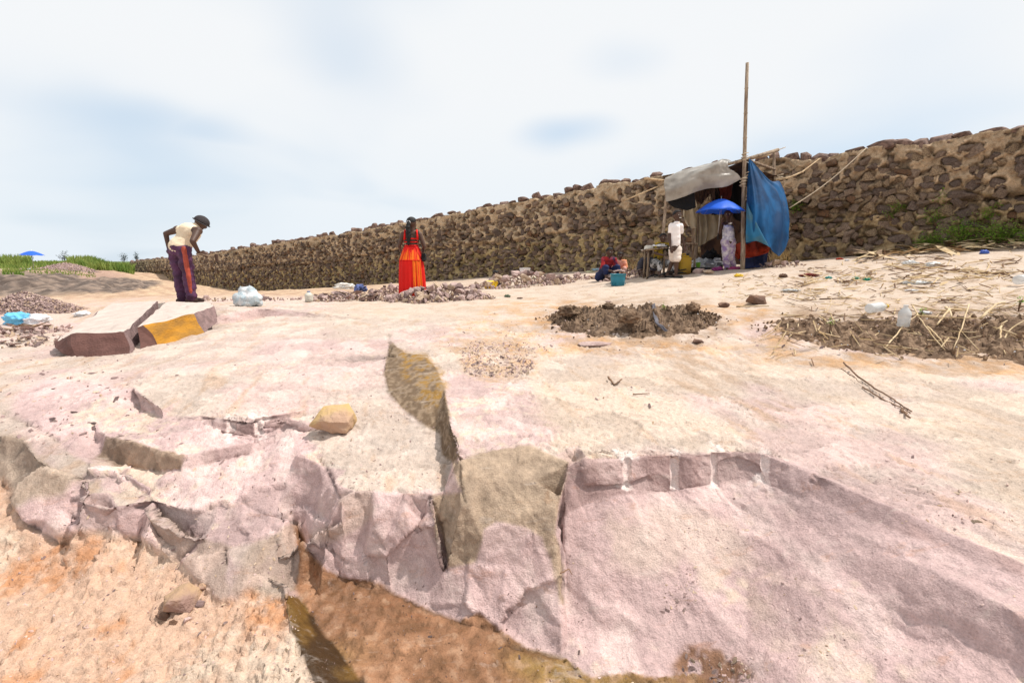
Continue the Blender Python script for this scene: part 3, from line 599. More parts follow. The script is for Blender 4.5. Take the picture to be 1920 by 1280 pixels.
# ------------------------------------------------------------ the long rubble wall
m_mortar = bpy.data.materials.new('wall mortar'); m_mortar.use_nodes = True
def _mm():
    g = NT(m_mortar.node_tree); out = g.n('ShaderNodeOutputMaterial'); b = g.n('ShaderNodeBsdfPrincipled', {'Roughness': .95}); b.inputs['Specular IOR Level'].default_value = .15
    tc = g.n('ShaderNodeTexCoord'); a = (g.n('ShaderNodeAttribute', None, attribute_name='Col'), 0)
    n1 = g.n('ShaderNodeTexNoise', {'Vector': (tc, 'Object'), 'Scale': 9.0, 'Detail': 6.0, 'Roughness': .7}); n2 = g.n('ShaderNodeTexNoise', {'Vector': (tc, 'Object'), 'Scale': 45.0, 'Detail': 4.0})
    f = g.math('ADD', g.math('MULTIPLY', n1, 1.1), g.math('ADD', g.math('MULTIPLY', n2, 1.1), -.10))
    c = g.mix(1.0, a, g.n('ShaderNodeCombineColor', {0: f, 1: f, 2: f}), 'MULTIPLY'); g.t.links.new(c.outputs[2], b.inputs['Base Color'])
    bp = g.n('ShaderNodeBump', {'Strength': .9, 'Distance': .04, 'Height': g.math('ADD', n1, g.math('MULTIPLY', n2, .4))}); g.t.links.new(bp.outputs[0], b.inputs['Normal'])
    g.t.links.new(b.outputs[0], out.inputs[0])
_mm()
m_wstone = M('dark field stone', (.105, .066, .048), .85, .5, 3.0, .8, 30.0, col2=(.055, .036, .028))
m_wst = [M('dark field stone', (.19, .135, .105), .85, .4, 4.0, .9, 30.0, col2=(.10, .068, .052)), M('brown field stone', (.28, .20, .145), .9, .4, 4.0, .9, 30.0, col2=(.16, .11, .08)),
         M('mortar smeared stone', (.40, .29, .18), .95, .4, 5.0, 1.0, 30.0, col2=(.16, .105, .07)), M('rusty field stone', (.21, .11, .055), .9, .4, 4.0, .9, 30.0, col2=(.10, .06, .04))]
m_capstone = M('cap stone', (.26, .17, .135), .85, .4, 3.0, .8, 24.0, col2=(.12, .075, .06))
wk = []
for (px, ty, by, d) in WALL:
    b = D(px, by, d); t = D(px, ty, d); wk.append((b.x, b.y, b.z-.25, t.z))
wk = np.array(wk); seg = np.hypot(np.diff(wk[:, 0]), np.diff(wk[:, 1])); ws = np.concatenate([[0], np.cumsum(seg)]); WLEN = ws[-1]
def wall_at(s):
    return np.stack([np.interp(s, ws, wk[:, i]) for i in range(4)], -1)
def wall_frame(s):
    a, b = wall_at(max(s-.5, 0)), wall_at(min(s+.5, WLEN)); d = Vector((b[0]-a[0], b[1]-a[1], 0)).normalized()
    return d, Vector((d.y, -d.x, 0)) if (d.y*-1+d.x*0) < 0 and False else Vector((-abs(d.y), -abs(d.x), 0))
def wall_bow(s, v):   # two lifts, the upper one standing a little forward; v = metres below the top
    s = np.asarray(s, float); line = 1.22+.10*np.sin(s*.5)+.05*np.sin(s*1.7)
    step = sstep(line-.03, line+.03, v); groove = np.exp(-((v-line-.05)/.06)**2)
    joint = np.exp(-((s-JOINT)/.03)**2)
    return .07*(1-step)-.10*groove*(.4+.6*(np.sin(s*1.3)+np.sin(s*.37) > -.4))-.05*joint+.08*np.clip(v-1.3, 0, 2)*.5
_jp = D(1003, 500, 16.4); JOINT = ws[np.argmin(np.hypot(wk[:, 0]-_jp.x, wk[:, 1]-_jp.y))]
def build_wall():
    root = thing('stone_wall', (wk[1][0], wk[1][1], wk[1][2]), 'long brown rubble stone wall running back behind the shelter', 'wall')
    root.location = (0, 0, 0)
    r = random.Random(5); st = []
    s = 0.2
    while s < WLEN-.2:
        dep = wall_at(s)[1]; w = .215 if dep < 30 else .34
        H = 2.75; rows = 15 if dep < 30 else 10
        for j in range(rows):
            if r.random() < .06: continue
            v = (j+.5+r.uniform(-.22, .22)+(.3 if int(s/w) % 2 else 0))*H/rows+.1
            ss = s+r.uniform(-.10, .10); a = w*r.uniform(.34, .68)*(1.5 if r.random() < .12 else 1); b = H/rows*r.uniform(.32, .60)
            if wall_at(ss)[3]-v < wall_at(ss)[2]+.1: continue
            if v < .55 and r.random() < .35: continue
            st.append((ss, v, a, b))
        s += w*r.uniform(.92, 1.1)
    st = np.array(st)
    # mortar
    sg = [0.0]
    while sg[-1] < WLEN: sg.append(sg[-1]+min(.09, max(.024, .0029*wall_at(sg[-1])[1])))
    sg = np.array(sg); nr = 74; W4 = wall_at(sg); fr = np.linspace(0, 1, nr)
    SS, FF = np.meshgrid(sg, fr, indexing='ij'); ht = (W4[:, 3]-W4[:, 2])
    topj = .10*fbm(sg*.9, 0*sg+3, 0*sg, 4)+.05*np.sin(sg*.21); ht = ht+topj
    VV = FF*ht[:, None]; Z = (W4[:, 3]+topj)[:, None]-VV
    # elliptical distance to nearest stone
    order = np.argsort(st[:, 0]); st = st[order]; E = np.full(SS.shape, 9.0)
    for (a0, v0, a, b) in st:
        i0, i1 = np.searchsorted(sg, a0-2*a), np.searchsorted(sg, a0+2*a)
        if i1 <= i0: continue
        e = np.sqrt(((SS[i0:i1]-a0)/a)**2+((VV[i0:i1]-v0)/b)**2); E[i0:i1] = np.minimum(E[i0:i1], e)
    E = E+.22*fbm(SS*4.5, VV*4.5, 0*SS+1, 3)
    nz = fbm(SS*2.2, VV*2.2, 0*SS, 4); nf = fbm(SS*9, VV*9, 0*SS+4, 3)
    pits = sstep(.32, .55, fbm(SS*2.6+5, VV*4.2, 0*SS+7, 4)); right = sstep(16, 4, SS)
    off = .08*nz+.060*nf+.034*fbm(SS*20, VV*20, 0*SS, 3)-.12*pits-.06*sstep(1.0, .72, E)+.050*np.exp(-((E-1.12)/.16)**2)*(.5+.8*(fbm(SS*1.3, VV*1.3, 0*SS+9, 2)+.4).clip(0, 1))+wall_bow(SS, VV)
    fo = [wall_frame(q)[1] for q in sg]; nx = np.array([f.x for f in fo]); ny = np.array([f.y for f in fo])
    k = np.ones(5)/5
    X = W4[:, 0][:, None]+nx[:, None]*off; Y = W4[:, 1][:, None]+ny[:, None]*off
    n = len(sg); idx = np.arange(n*nr).reshape(n, nr)
    F = np.stack([idx[:-1, :-1], idx[:-1, 1:], idx[1:, 1:], idx[1:, :-1]], -1).reshape(-1, 4)
    V = np.stack([X, Y, Z], -1).reshape(-1, 3)
    # top and back, the wall is .6 m thick
    b0 = len(V); T = np.stack([W4[:, 0]-nx*.3, W4[:, 1]-ny*.3, W4[:, 3]+topj+.05*fbm(sg*3, 0*sg, 0*sg, 2)], -1); T2 = np.stack([W4[:, 0]-nx*.6, W4[:, 1]-ny*.6, W4[:, 3]+topj-.03], -1); T3 = T2.copy(); T3[:, 2] = W4[:, 2]-.5
    V = np.concatenate([V, T, T2, T3]); i = np.arange(n-1); fs = [F]
    prev = idx[:, 0]
    for q in range(3):
        cur = b0+q*n+np.arange(n); fs.append(np.stack([prev[:-1], prev[1:], cur[1:], cur[:-1]], -1)); prev = cur
    fs = np.concatenate(fs)
    fs = np.concatenate([fs, [[idx[-1, 0], b0+n-1, b0+2*n-1, b0+3*n-1]], [[idx[-1, 0], b0+3*n-1, idx[-1, -1], idx[-1, -1]]]]) if False else fs
    me = mesh('mortar', V, fs, True)
    # colours: pale tan mortar, greener and darker low down, rust and dark patches with shapes of their own
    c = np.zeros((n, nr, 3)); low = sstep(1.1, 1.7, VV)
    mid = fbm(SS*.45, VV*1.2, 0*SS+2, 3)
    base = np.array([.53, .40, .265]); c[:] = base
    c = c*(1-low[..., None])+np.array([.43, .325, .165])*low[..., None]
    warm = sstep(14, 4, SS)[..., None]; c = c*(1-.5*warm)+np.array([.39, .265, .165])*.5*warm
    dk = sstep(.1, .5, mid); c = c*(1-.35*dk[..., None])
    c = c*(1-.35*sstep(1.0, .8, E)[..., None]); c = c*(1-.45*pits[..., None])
    ledge_shade = np.exp(-((VV-1.27)/.12)**2)*sstep(-.1, .4, fbm(SS*.8, VV, 0*SS+5, 2)); c = c*(1-.7*ledge_shade[..., None])  # shadow under the overhanging upper lift, painted into the mortar colour
    pale = np.exp(-((E-1.15)/.15)**2)*sstep(-.2, .4, nz); c = c*(1+.40*pale[..., None])
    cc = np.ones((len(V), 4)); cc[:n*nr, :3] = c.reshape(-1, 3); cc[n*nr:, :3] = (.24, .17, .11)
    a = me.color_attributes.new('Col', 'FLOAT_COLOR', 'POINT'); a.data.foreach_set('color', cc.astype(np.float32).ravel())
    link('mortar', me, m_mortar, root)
    # stones set into it: the nearest ones singly
    protos = []
    for q in range(14):
        h = hull(100+q, 10, (2.3, 2.3, 1.3), .75); h.name = 'stone'; h.materials.append(m_wst[(0, 0, 1, 1, 2, 1, 0, 3, 2, 1, 1, 0, 2, 1)[q]]); protos.append(h)
    gs = [geo(p) for p in protos]; hp = Heap(); cnt = 0
    for (a0, v0, a, b) in st:
        w4 = wall_at(a0); d, nn = wall_frame(a0); o_ = float(wall_bow(a0, v0))-.01+r.uniform(-.035, .03)
        loc = Vector((w4[0]+nn.x*o_, w4[1]+nn.y*o_, w4[3]-v0)); rot = Matrix((d, Vector((0, 0, 1)), nn)).transposed().to_4x4() @ Matrix.Rotation(r.uniform(-.5, .5), 4, 'Z')
        q = r.randrange(14); mt = Matrix.Translation(loc) @ rot @ Matrix.Diagonal((a*1.0, b*1.05, .14, 1))
        onscreen = 960+FPX*loc.x/max(loc.y, .1) < 1945
        if onscreen and cnt < 235:
            o = bpy.data.objects.new('stone', protos[q]); COL.objects.link(o); o.parent = root; o.matrix_world = mt; cnt += 1
        else: hp.add(gs[q], mt, (0, 0, 1, 1, 2, 1, 0, 3, 2, 1, 1, 0, 2, 1)[q])
    o = hp.build('stonework', m_wst, root); tag(o, kind='stuff')
    # rough stones bedded along the top
    caps = []
    for q in range(10):
        h = hull(300+q, 15, (2.2, 1.7, 1.8), .45, .04); h.name = 'cap_stone'; h.materials.append(m_capstone); caps.append(h)
    cg = [geo(p) for p in caps]; hp = Heap(); s = .1; cnt = 0
    while s < WLEN-.2:
        w4 = wall_at(s); d, nn = wall_frame(s); a = r.uniform(.12, .27)*(1.35 if r.random() < .2 else 1); h = r.uniform(.09, .21)*(1.35 if r.random() < .15 else 1)
        if w4[1] > 30: a *= 1.0
        t = float(np.interp(s, sg, topj)); px = 960+FPX*w4[0]/w4[1]
        if r.random() < .9:
            loc = Vector((w4[0]-nn.x*.12, w4[1]-nn.y*.12, w4[3]+t+h*r.uniform(-.15, .45))); q = r.randrange(10)
            mt = Matrix.Translation(loc) @ Matrix.Rotation(math.atan2(d.y, d.x)+r.uniform(-.4, .4), 4, 'Z') @ Matrix.Rotation(r.uniform(-.15, .15), 4, 'Y') @ Matrix.Diagonal((a, .24, h, 1))
            if px < 1960 and cnt < 60:
                o = bpy.data.objects.new('cap_stone', caps[q]); COL.objects.link(o); o.parent = root; o.matrix_world = mt; cnt += 1
            else: hp.add(cg[q], mt)
        s += a*r.uniform(1.35, 1.9)
    tag(hp.build('cap_stonework', m_capstone, root), kind='stuff')
build_wall()
# ------------------------------------------------------------ shape builders
def ringmesh(name, rings, caps=True, smooth=True):
    n = len(rings[0]); vs = [v for r in rings for v in r]; fs = []
    for i in range(len(rings)-1):
        for j in range(n):
            k = (j+1) % n; fs.append((i*n+j, i*n+k, (i+1)*n+k, (i+1)*n+j))
    if caps: fs.append(tuple(range(n-1, -1, -1))); fs.append(tuple((len(rings)-1)*n+j for j in range(n)))
    return mesh(name, vs, fs, smooth)
def frame(t):
    t = t.normalized(); a = Vector((0, 0, 1)) if abs(t.z) < .9 else Vector((1, 0, 0)); u = t.cross(a).normalized(); return u, u.cross(t).normalized()
def tubegeo(pts, rads, n=8, wob=0.0, r=random):
    rings = []
    for i, p in enumerate(pts):
        t = (pts[min(i+1, len(pts)-1)]-pts[max(i-1, 0)]); u, v = frame(t); rd = rads[i] if isinstance(rads, (list, tuple)) else rads
        rings.append([p+(u*math.cos(a)+v*math.sin(a))*rd*(1+wob*r.uniform(-1, 1)) for a in (2*math.pi*j/n for j in range(n))])
    return rings
def tube(name, pts, rads, mat, parent=None, n=8, wob=0.0):
    pts = [Vector(p) for p in pts]
    return link(name, ringmesh(name, tubegeo(pts, rads, n, wob)), mat, parent)
def bamboo(name, a, b, r0, r1, mat, parent=None, n=9, node=.33, bend=None, r=random):
    L_ = (b-a).length; k = max(3, int(L_/node)); pts = []; rads = []
    side = frame(b-a)[0]
    for i in range(k+1):
        t = i/k; p = a.lerp(b, t)+side*math.sin(t*3.1)*L_*(bend or 0)+Vector((r.uniform(-1, 1), r.uniform(-1, 1), 0))*.006; rr = r0+(r1-r0)*t
        for dt, m in ((-.02, 1.0), (0, 1.18), (.02, 1.0)):
            q = p+(b-a).normalized()*dt
            if 0 < i < k or dt == 0: pts.append(q); rads.append(rr*(m if 0 < i < k else 1))
    return tube(name, pts, rads, mat, parent, n)
def lathe(name, prof, mat, parent=None, n=24, loc=(0, 0, 0), rot=None, inner=None, ell=1.0):
    rings = [[Vector((r*math.cos(a), r*math.sin(a)*ell, z)) for a in (2*math.pi*j/n for j in range(n))] for r, z in prof]
    me = ringmesh(name, rings, True); o = link(name, me, mat, parent)
    M_ = Matrix.Translation(Vector(loc)) @ ((rot.to_matrix().to_4x4()) if rot is not None else Matrix.Identity(4)); me.transform(M_); return o
def catmull(P_, t):
    n = len(P_)-1; i = min(int(t*n), n-1); u = t*n-i
    p0, p1, p2, p3 = P_[max(i-1, 0)], P_[i], P_[i+1], P_[min(i+2, n)]
    return .5*((2*p1)+(p2-p0)*u+(2*p0-5*p1+4*p2-p3)*u*u+(3*p1-p0-3*p2+p3)*u**3)
def sheet(name, rows, mat, parent=None, nu=40, nv=30, fold=None, thick=.004, smooth=True):
    "a cloth through rows of points; fold(u, v) gives a displacement vector"
    vs = []
    for j in range(nv+1):
        v = j/nv
        line = [catmull([r[i] for r in rows], v) for i in range(len(rows[0]))] if len(rows) > 2 else [rows[0][i].lerp(rows[1][i], v) for i in range(len(rows[0]))]
        for i in range(nu+1):
            p = catmull(line, i/nu) if len(line) > 2 else line[0].lerp(line[1], i/nu)
            if fold: p = p+fold(i/nu, v)
            vs.append(p)
    w = nu+1; fs = [(j*w+i, j*w+i+1, (j+1)*w+i+1, (j+1)*w+i) for j in range(nv) for i in range(nu)]
    o = link(name, mesh(name, vs, fs, smooth), mat, parent)
    if thick: q = o.modifiers.new('s', 'SOLIDIFY'); q.thickness = thick; q.offset = 0
    return o
def noisev(p, s=1.0, seed=0):
    from mathutils import noise
    return noise.noise(Vector(p)*s+Vector((seed*3.7, seed*1.3, 0)))
def lumpy(name, loc, size, mat, parent=None, seed=0, amp=.35, sub=3, fr=2.0, rz=0.0, flat_base=True):
    "a soft bundle: sack, heap of cloth, boulder"
    bm = bmesh.new(); bmesh.ops.create_icosphere(bm, subdivisions=sub, radius=1)
    for v in bm.verts:
        n = v.co.copy(); f = 1+amp*(noisev(n, fr, seed)+.5*noisev(n, fr*2.6, seed+5)); v.co = Vector((n.x*f*size[0]/2, n.y*f*size[1]/2, n.z*f*size[2]/2))
        if flat_base and v.co.z < -.32*size[2]: v.co.z = -.32*size[2]+(v.co.z+.32*size[2])*.15
    me = bpy.data.meshes.new(name); bm.to_mesh(me); bm.free(); me.shade_smooth(); o = link(name, me, mat, parent)
    me.transform(Matrix.Translation(Vector(loc)) @ Matrix.Rotation(rz, 4, 'Z')); return o
def boxm(name, loc, size, mat, parent=None, rz=0.0, rot=None, bev=.004, jit=0.0):
    bm = bmesh.new(); bmesh.ops.create_cube(bm, size=1)
    for v in bm.verts: v.co = Vector((v.co.x*size[0]+random.uniform(-jit, jit), v.co.y*size[1]+random.uniform(-jit, jit), v.co.z*size[2]+random.uniform(-jit, jit)))
    if bev: bmesh.ops.bevel(bm, geom=bm.edges[:], offset=bev, segments=1, affect='EDGES')
    me = bpy.data.meshes.new(name); bm.to_mesh(me); bm.free()
    me.transform(Matrix.Translation(Vector(loc)) @ (rot.to_matrix().to_4x4() if rot is not None else Matrix.Rotation(rz, 4, 'Z'))); return link(name, me, mat, parent)
def solo(o, label, cat, group=None): return tag(o, label, cat, group)
def recenter(o):
    "put a single-mesh thing's origin at its base"
    me = o.data; n = len(me.vertices); v = np.empty(n*3); me.vertices.foreach_get('co', v); v = v.reshape(-1, 3)
    c = Vector(((v[:, 0].min()+v[:, 0].max())/2, (v[:, 1].min()+v[:, 1].max())/2, v[:, 2].min())); me.transform(Matrix.Translation(-c)); o.location = c; return o

# ------------------------------------------------------------ split slabs, boulders
m_slabtop = M('slab top', (.60, .50, .44), .92, .15, 5, .5, 60)
m_redface = M('dark red split face', (.17, .082, .068), .8, .25, 4, .7, 50, stretch=(1, 1, 2.5))
m_ochface = M('ochre split face', (.43, .20, .022), .85, .5, 5, .8, 40, col2=(.30, .15, .03), stretch=(1.4, 1, 2.2))
m_crack = M('purple broken side', (.30, .20, .19), .9, .3, 12, 1.0, 60)
def slab(name, foot, top, mats, label, seed, faces_mat, sub=5):
    "foot and top rings of world points, same count; each side quad gets a material; the body is cut fine and roughened"
    root = thing(name, ((foot[0]+foot[2])/2), label, 'stone slab'); c = root.location.copy()
    bm = bmesh.new(); n = len(foot)
    a = [bm.verts.new(p-c) for p in foot]; b = [bm.verts.new(p-c) for p in top]
    def part(nm, quads, mat, amp, cuts):
        bm = bmesh.new(); cache = {}
        def V_(p):
            k = tuple(round(q, 5) for q in p)
            if k not in cache: cache[k] = bm.verts.new(p)
            return cache[k]
        for q in quads: bm.faces.new([V_(p-c) for p in q])
        bmesh.ops.triangulate(bm, faces=bm.faces); bmesh.ops.subdivide_edges(bm, edges=bm.edges[:], cuts=cuts, use_grid_fill=True)
        for v in bm.verts:
            d = noisev(v.co, 2.2, seed)*amp+noisev(v.co, 7, seed)*amp*.7+noisev(v.co, 19, seed)*amp*.45; q = v.co.copy()
            v.co.z += d*.7; v.co.y += noisev(q, 6, seed+4)*amp*.9; v.co.x += noisev(q, 6, seed+8)*amp*.9
        me = bpy.data.meshes.new(nm); bm.to_mesh(me); bm.free(); return link(nm, me, mat, root)
    part('top_face', [top], mats[0], .028, 11)
    for i, fm in enumerate(faces_mat):
        j = (i+1) % n
        part('side_face', [[foot[i], foot[j], top[j], top[i]]], mats[fm], .028, 11)
    return root
def lift(px, py, up, back=0.0):
    g = G(px, py); return Vector((g.x, g.y+back, g.z+up))
def S_(px, py, d): return D(px, py, d)
# left slab: dark red front
fl = [(100, 652, 4.45), (140, 674, 4.30), (244, 668, 4.38), (252, 655, 4.55), (300, 592, 7.4), (185, 596, 7.4), (110, 640, 4.9)]
tl = [(100, 641, 4.52), (132, 624, 4.42), (234, 622, 4.50), (243, 612, 4.72), (296, 564, 7.7), (212, 567, 7.7), (128, 624, 4.85)]
slab('rock_slab', [S_(*p) for p in fl], [S_(*p) for p in tl], [m_slabtop, m_redface, m_ochface, m_crack], 'pale topped stone slab with a dark red front face, left half of the split pair', 3, [1, 1, 3, 3, 3, 3, 1])
fr_ = [(263, 663, 4.50), (299, 650, 4.70), (384, 624, 5.15), (408, 602, 5.6), (404, 585, 7.2), (316, 592, 7.4)]
tr_ = [(257, 613, 4.62), (268, 608, 4.66), (362, 588, 5.20), (400, 574, 5.8), (392, 566, 7.7), (312, 566, 7.7)]
slab('rock_slab', [S_(*p) for p in fr_], [S_(*p) for p in tr_], [m_slabtop, m_redface, m_ochface, m_crack], 'stone slab with an ochre yellow front face under the feet of the bending man', 8, [1, 2, 3, 3, 3, 3])
for o in [o for o in bpy.data.objects if o.name.startswith('rock_slab')]: pass
m_bould = M('yellow boulder', (.52, .35, .15), .9, .35, 3, 1.0, 26, col2=(.46, .30, .21))
m_bould2 = M('tan boulder', (.50, .33, .20), .9, .35, 4, 1.0, 26, col2=(.36, .23, .19))
m_brownrock = M('brown rock', (.20, .115, .075), .9, .4, 6, 1.0, 26, col2=(.12, .07, .05))
m_pinkrock = M('pink rock', (.54, .40, .36), .9, .25, 5, .9, 30, col2=(.44, .31, .28))
m_tanrock = M('tan rock', (.56, .43, .32), .9, .25, 5, .9, 30, col2=(.44, .31, .21))
m_darkrock = M('dark purple rock', (.29, .20, .185), .9, .3, 5, .9, 30, col2=(.20, .135, .125))
def boulder(name, px, py, size, mat, label, seed, cat='rock', n=22, blocky=.35, sink=.12, rz=0, bev=.07):
    g = G(px, py); bm = bmesh.new(); bm.from_mesh(hull(seed, n, (2, 2, 2), blocky))
    bmesh.ops.bevel(bm, geom=bm.edges[:], offset=bev, segments=2, affect='EDGES', profile=.6, clamp_overlap=True)
    bmesh.ops.triangulate(bm, faces=bm.faces); bmesh.ops.subdivide_edges(bm, edges=[e for e in bm.edges if e.calc_length() > .12], cuts=2, use_grid_fill=True)
    for v in bm.verts:
        k = 1+.09*noisev(v.co, 2.5, seed)+.035*noisev(v.co, 8, seed); v.co = Vector((v.co.x*size[0]*k/2, v.co.y*size[1]*k/2, v.co.z*size[2]*k/2))
    me = bpy.data.meshes.new(name); bm.to_mesh(me); bm.free(); me.shade_smooth(); o = link(name, me, mat)
    o.location = g+Vector((0, size[1]*.45, size[2]*(.5-sink))); o.rotation_euler = (0, 0, rz); return tag(o, label, cat)
boulder('boulder', 616, 822, (.27, .22, .18), m_bould, 'rounded yellow boulder sitting on the pale ledge left of the dark leaf-shaped face', 41, rz=.3, sink=.05, bev=.09)
boulder('boulder', 325, 1160, (.165, .14, .125), m_bould2, 'tan boulder resting in the orange dirt at lower left', 44, rz=.6)
for i, (px, py, s, m_, lb) in enumerate([(372, 1112, .045, m_bould2, 'small tan stone beside the tan boulder in the orange dirt'), (372, 1140, .032, m_darkrock, 'small dark grey stone right of the tan boulder'), (300, 1168, .05, m_brownrock, 'small reddish stone in front of the tan boulder, on its left'), (318, 1182, .04, m_brownrock, 'little reddish stone lowest in front of the tan boulder'), (345, 1172, .035, m_pinkrock, 'little pink stone in front of the tan boulder, on its right')]):
    boulder('small_stone', px, py, (s*1.3, s, s*.9), m_, lb, 60+i, n=14, bev=.06)
boulder('rock_lump', 1424, 571, (.27, .2, .13), m_brownrock, 'blocky brown rock lump on the sand, the larger one below the shelter', 71, blocky=.7)
boulder('rock_lump', 1361, 577, (.14, .12, .08), m_brownrock, 'small brown clod on the sand between the soil heap and the larger lump', 72)
boulder('rock_lump', 1311, 645, (.12, .10, .05), m_brownrock, 'dark brown clod at the front right foot of the soil heap', 73)
boulder('rock_lump', 1118, 651, (.36, .18, .05), m_pinkrock, 'flat pale stone lying before the soil heap on orange dirt', 74)

# ------------------------------------------------------------ scattered flakes and rubble
mats_r = [m_pinkrock, m_tanrock, m_darkrock, m_pinkrock]
protos = []
for q in range(8):
    h = hull(500+q, 12, (1, .8, .75), .5); h.materials.append(mats_r[q % 4]); h.name = 'broken_stone'; protos.append(h)
fprotos = []
for q in range(6):
    h = hull(600+q, 11, (1, .7, .16), .6); h.materials.append(mats_r[q % 4]); h.name = 'stone_flake'; fprotos.append(h)
pg = [geo(h) for h in protos]; fg = [geo(h) for h in fprotos]
def place(me, loc, rot, sc, name, label, cat, group):
    o = bpy.data.objects.new(name, me); COL.objects.link(o); o.matrix_world = xf(loc, rot, sc); return tag(o, label, cat, group)
def stone_label(base, k, rel, u, v, w='broken stone'):
    colr = ('pinkish', 'tan', 'dark purple', 'pinkish')[k % 4]; sz = 'large ' if rel > 1.0 else ('small ' if rel < .8 else '')
    pos = 'on top' if u*u+v*v < .14 else ('left end' if u < -.5 else ('right end' if u > .5 else ('front side' if v < 0 else 'back side')))
    return f'{sz}{colr} {w} {base}, {pos}'.replace('dark purple', 'purple')
def rubble(cx, cy, d, wx, wy, h, n_big, n_small, big, label, group, seed, flat=False, small=.05, skew=1.0):
    "a heap: countable larger stones over a bed of small ones. cx, cy pixel of the foot centre, widths in metres"
    r = random.Random(seed); c = D(cx, cy, d); hp = Heap()
    def hz(u, v): return h*max(0, 1-(u*u+v*v))**skew
    for i in range(n_big):
        a = r.uniform(0, 6.283); q = math.sqrt(r.random()); u, v = q*math.cos(a), q*math.sin(a); x, y = c.x+u*wx/2, c.y+v*wy/2
        s = big*r.uniform(.6, 1.25); k = r.randrange(8 if not flat else 6)
        place((fprotos if flat else protos)[k], (x, y, gz(x, y)+hz(u, v)+s*(.22 if not flat else .06)), rrot(r, .7 if not flat else .45), (s*1.25, s, s), 'stone_flake' if flat else 'broken_stone', stone_label(label, k, s/big, u, v, 'flat stone' if flat else 'broken stone'), 'stone', group)
    for i in range(n_small):
        a = r.uniform(0, 6.283); q = math.sqrt(r.random())*1.12; u, v = q*math.cos(a), q*math.sin(a); x, y = c.x+u*wx/2, c.y+v*wy/2
        s = small*r.uniform(.5, 1.5); k = r.randrange(8); hp.add(pg[k], xf((x, y, gz(x, y)+hz(u, v)*r.random()+s*.2), rrot(r, 3), (s*1.3, s, s*.8)), k % 4)
    return hp
bed = Heap()
def merge(hp):
    bed.v += hp.v; bed.f += [tuple(i+bed.n for i in f) for f in hp.f]; bed.n += hp.n; bed.mi += hp.mi
merge(rubble(822, 563, 8.55, 1.9, .9, .22, 70, 420, .165, 'in the heap right of the red dress', 'broken stones heaped right of the woman in red', 1, small=.07))
merge(rubble(745, 556, 9.6, 1.6, .8, .2, 22, 260, .15, 'in the low heap left of the red dress', 'broken stones behind the woman in red', 2, small=.05))
merge(rubble(648, 561, 8.9, 1.4, .8, .17, 34, 200, .20, 'under the white sheet bundle', 'flat broken stones under the white bundle', 3, True, .05))
merge(rubble(760, 545, 11.5, 2.2, .9, .22, 10, 260, .12, 'in the rubble beyond the red skirt', 'stones behind the red skirt', 12, small=.06))
merge(rubble(975, 533, 11.6, 2.6, 1.2, .28, 40, 420, .20, 'in the bank below the white bucket', 'broken stones along the wall foot', 4, small=.065))
merge(rubble(1060, 525, 12.3, 1.7, .8, .12, 14, 220, .14, 'in the rubble under the wall joint', 'broken stones at the right end of the bank', 5, small=.06))
merge(rubble(1185, 508, 10.6, 1.3, .8, .26, 30, 220, .15, 'in the heap behind the teal tub', 'flakes heaped behind the teal bucket', 6, True, .05))
merge(rubble(25, 632, 6.0, 1.3, .8, .10, 20, 120, .20, 'in the scatter at the left edge', 'broken slabs at the left edge', 7, True, .05))
merge(rubble(75, 652, 5.2, 1.2, .45, .05, 26, 120, .12, 'in the row above the split slab', 'dark flakes above the split slab', 8, True, .03))
merge(rubble(170, 607, 6.5, .22, .18, .03, 6, 20, .10, 'in the little scatter left of the slabs', 'pale chips left of the split slab', 9, True, .03))
merge(rubble(1460, 498, 9.7, .9, .5, .08, 12, 60, .14, 'at the foot of the blue tarp', 'brown stones at the foot of the blue tarp', 10, small=.04))
merge(rubble(480, 560, 9.5, 3.0, .8, .05, 8, 120, .12, 'in the line behind the woven bag', 'stones behind the white woven bag', 11, small=.05))
tag(bed.build('rubble_bed', mats_r), 'small pink stone rubble filling the heaps', kind='stuff')
# gravel heaps on the pit floor
def gravel(px, py, d, wx, wy, h, n, s, label, seed, mats=None):
    r = random.Random(seed); c = D(px, py, d); vs = []; fs = []; nr, na = 10, 28
    root = thing('gravel_heap', (c.x, c.y, gz(c.x, c.y)), label, 'gravel heap'); hp = Heap()
    for i in range(nr+1):
        for j in range(na):
            a = j*2*math.pi/na; q = i/nr; u, v = q*math.cos(a), q*math.sin(a); x, y = c.x+u*wx/2, c.y+v*wy/2
            vs.append(Vector((x, y, gz(x, y)-.03+h*max(0, 1-q**1.15)+.02*noisev((x, y, 0), 5)))-root.location)
    for i in range(nr):
        for j in range(na):
            k = (j+1) % na; fs.append((i*na+j, i*na+k, (i+1)*na+k, (i+1)*na+j))
    link('heap_core', mesh('heap_core', vs, fs, True), m_darkrock, root)
    for i in range(n):
        a = r.uniform(0, 6.283); q = math.sqrt(r.random())*1.06; u, v = q*math.cos(a), q*math.sin(a); x, y = c.x+u*wx/2, c.y+v*wy/2; k = r.randrange(8); t = s*r.uniform(.6, 1.4)
        hp.add(pg[k], xf(Vector((x, y, gz(x, y)-.01+h*max(0, 1-q**1.15)))-root.location, rrot(r, 3), (t*1.2, t, t*.8)), (k % 4))
    tag(hp.build('gravel', [m_pinkrock, m_pinkrock, m_darkrock, m_tanrock], root), kind='stuff'); return root
gravel(52, 588, 8.6, 1.75, 1.6, .37, 2600, .036, 'cone of pinkish gravel on the pit floor at left', 1)

gravel(-20, 590, 8.2, 1.0, 1.2, .14, 700, .036, 'low spread of gravel at the left picture edge', 2)
gravel(125, 504, 34, 4.2, 3.0, .55, 900, .09, 'small far purple gravel cone on the bank below the green grass', 3)
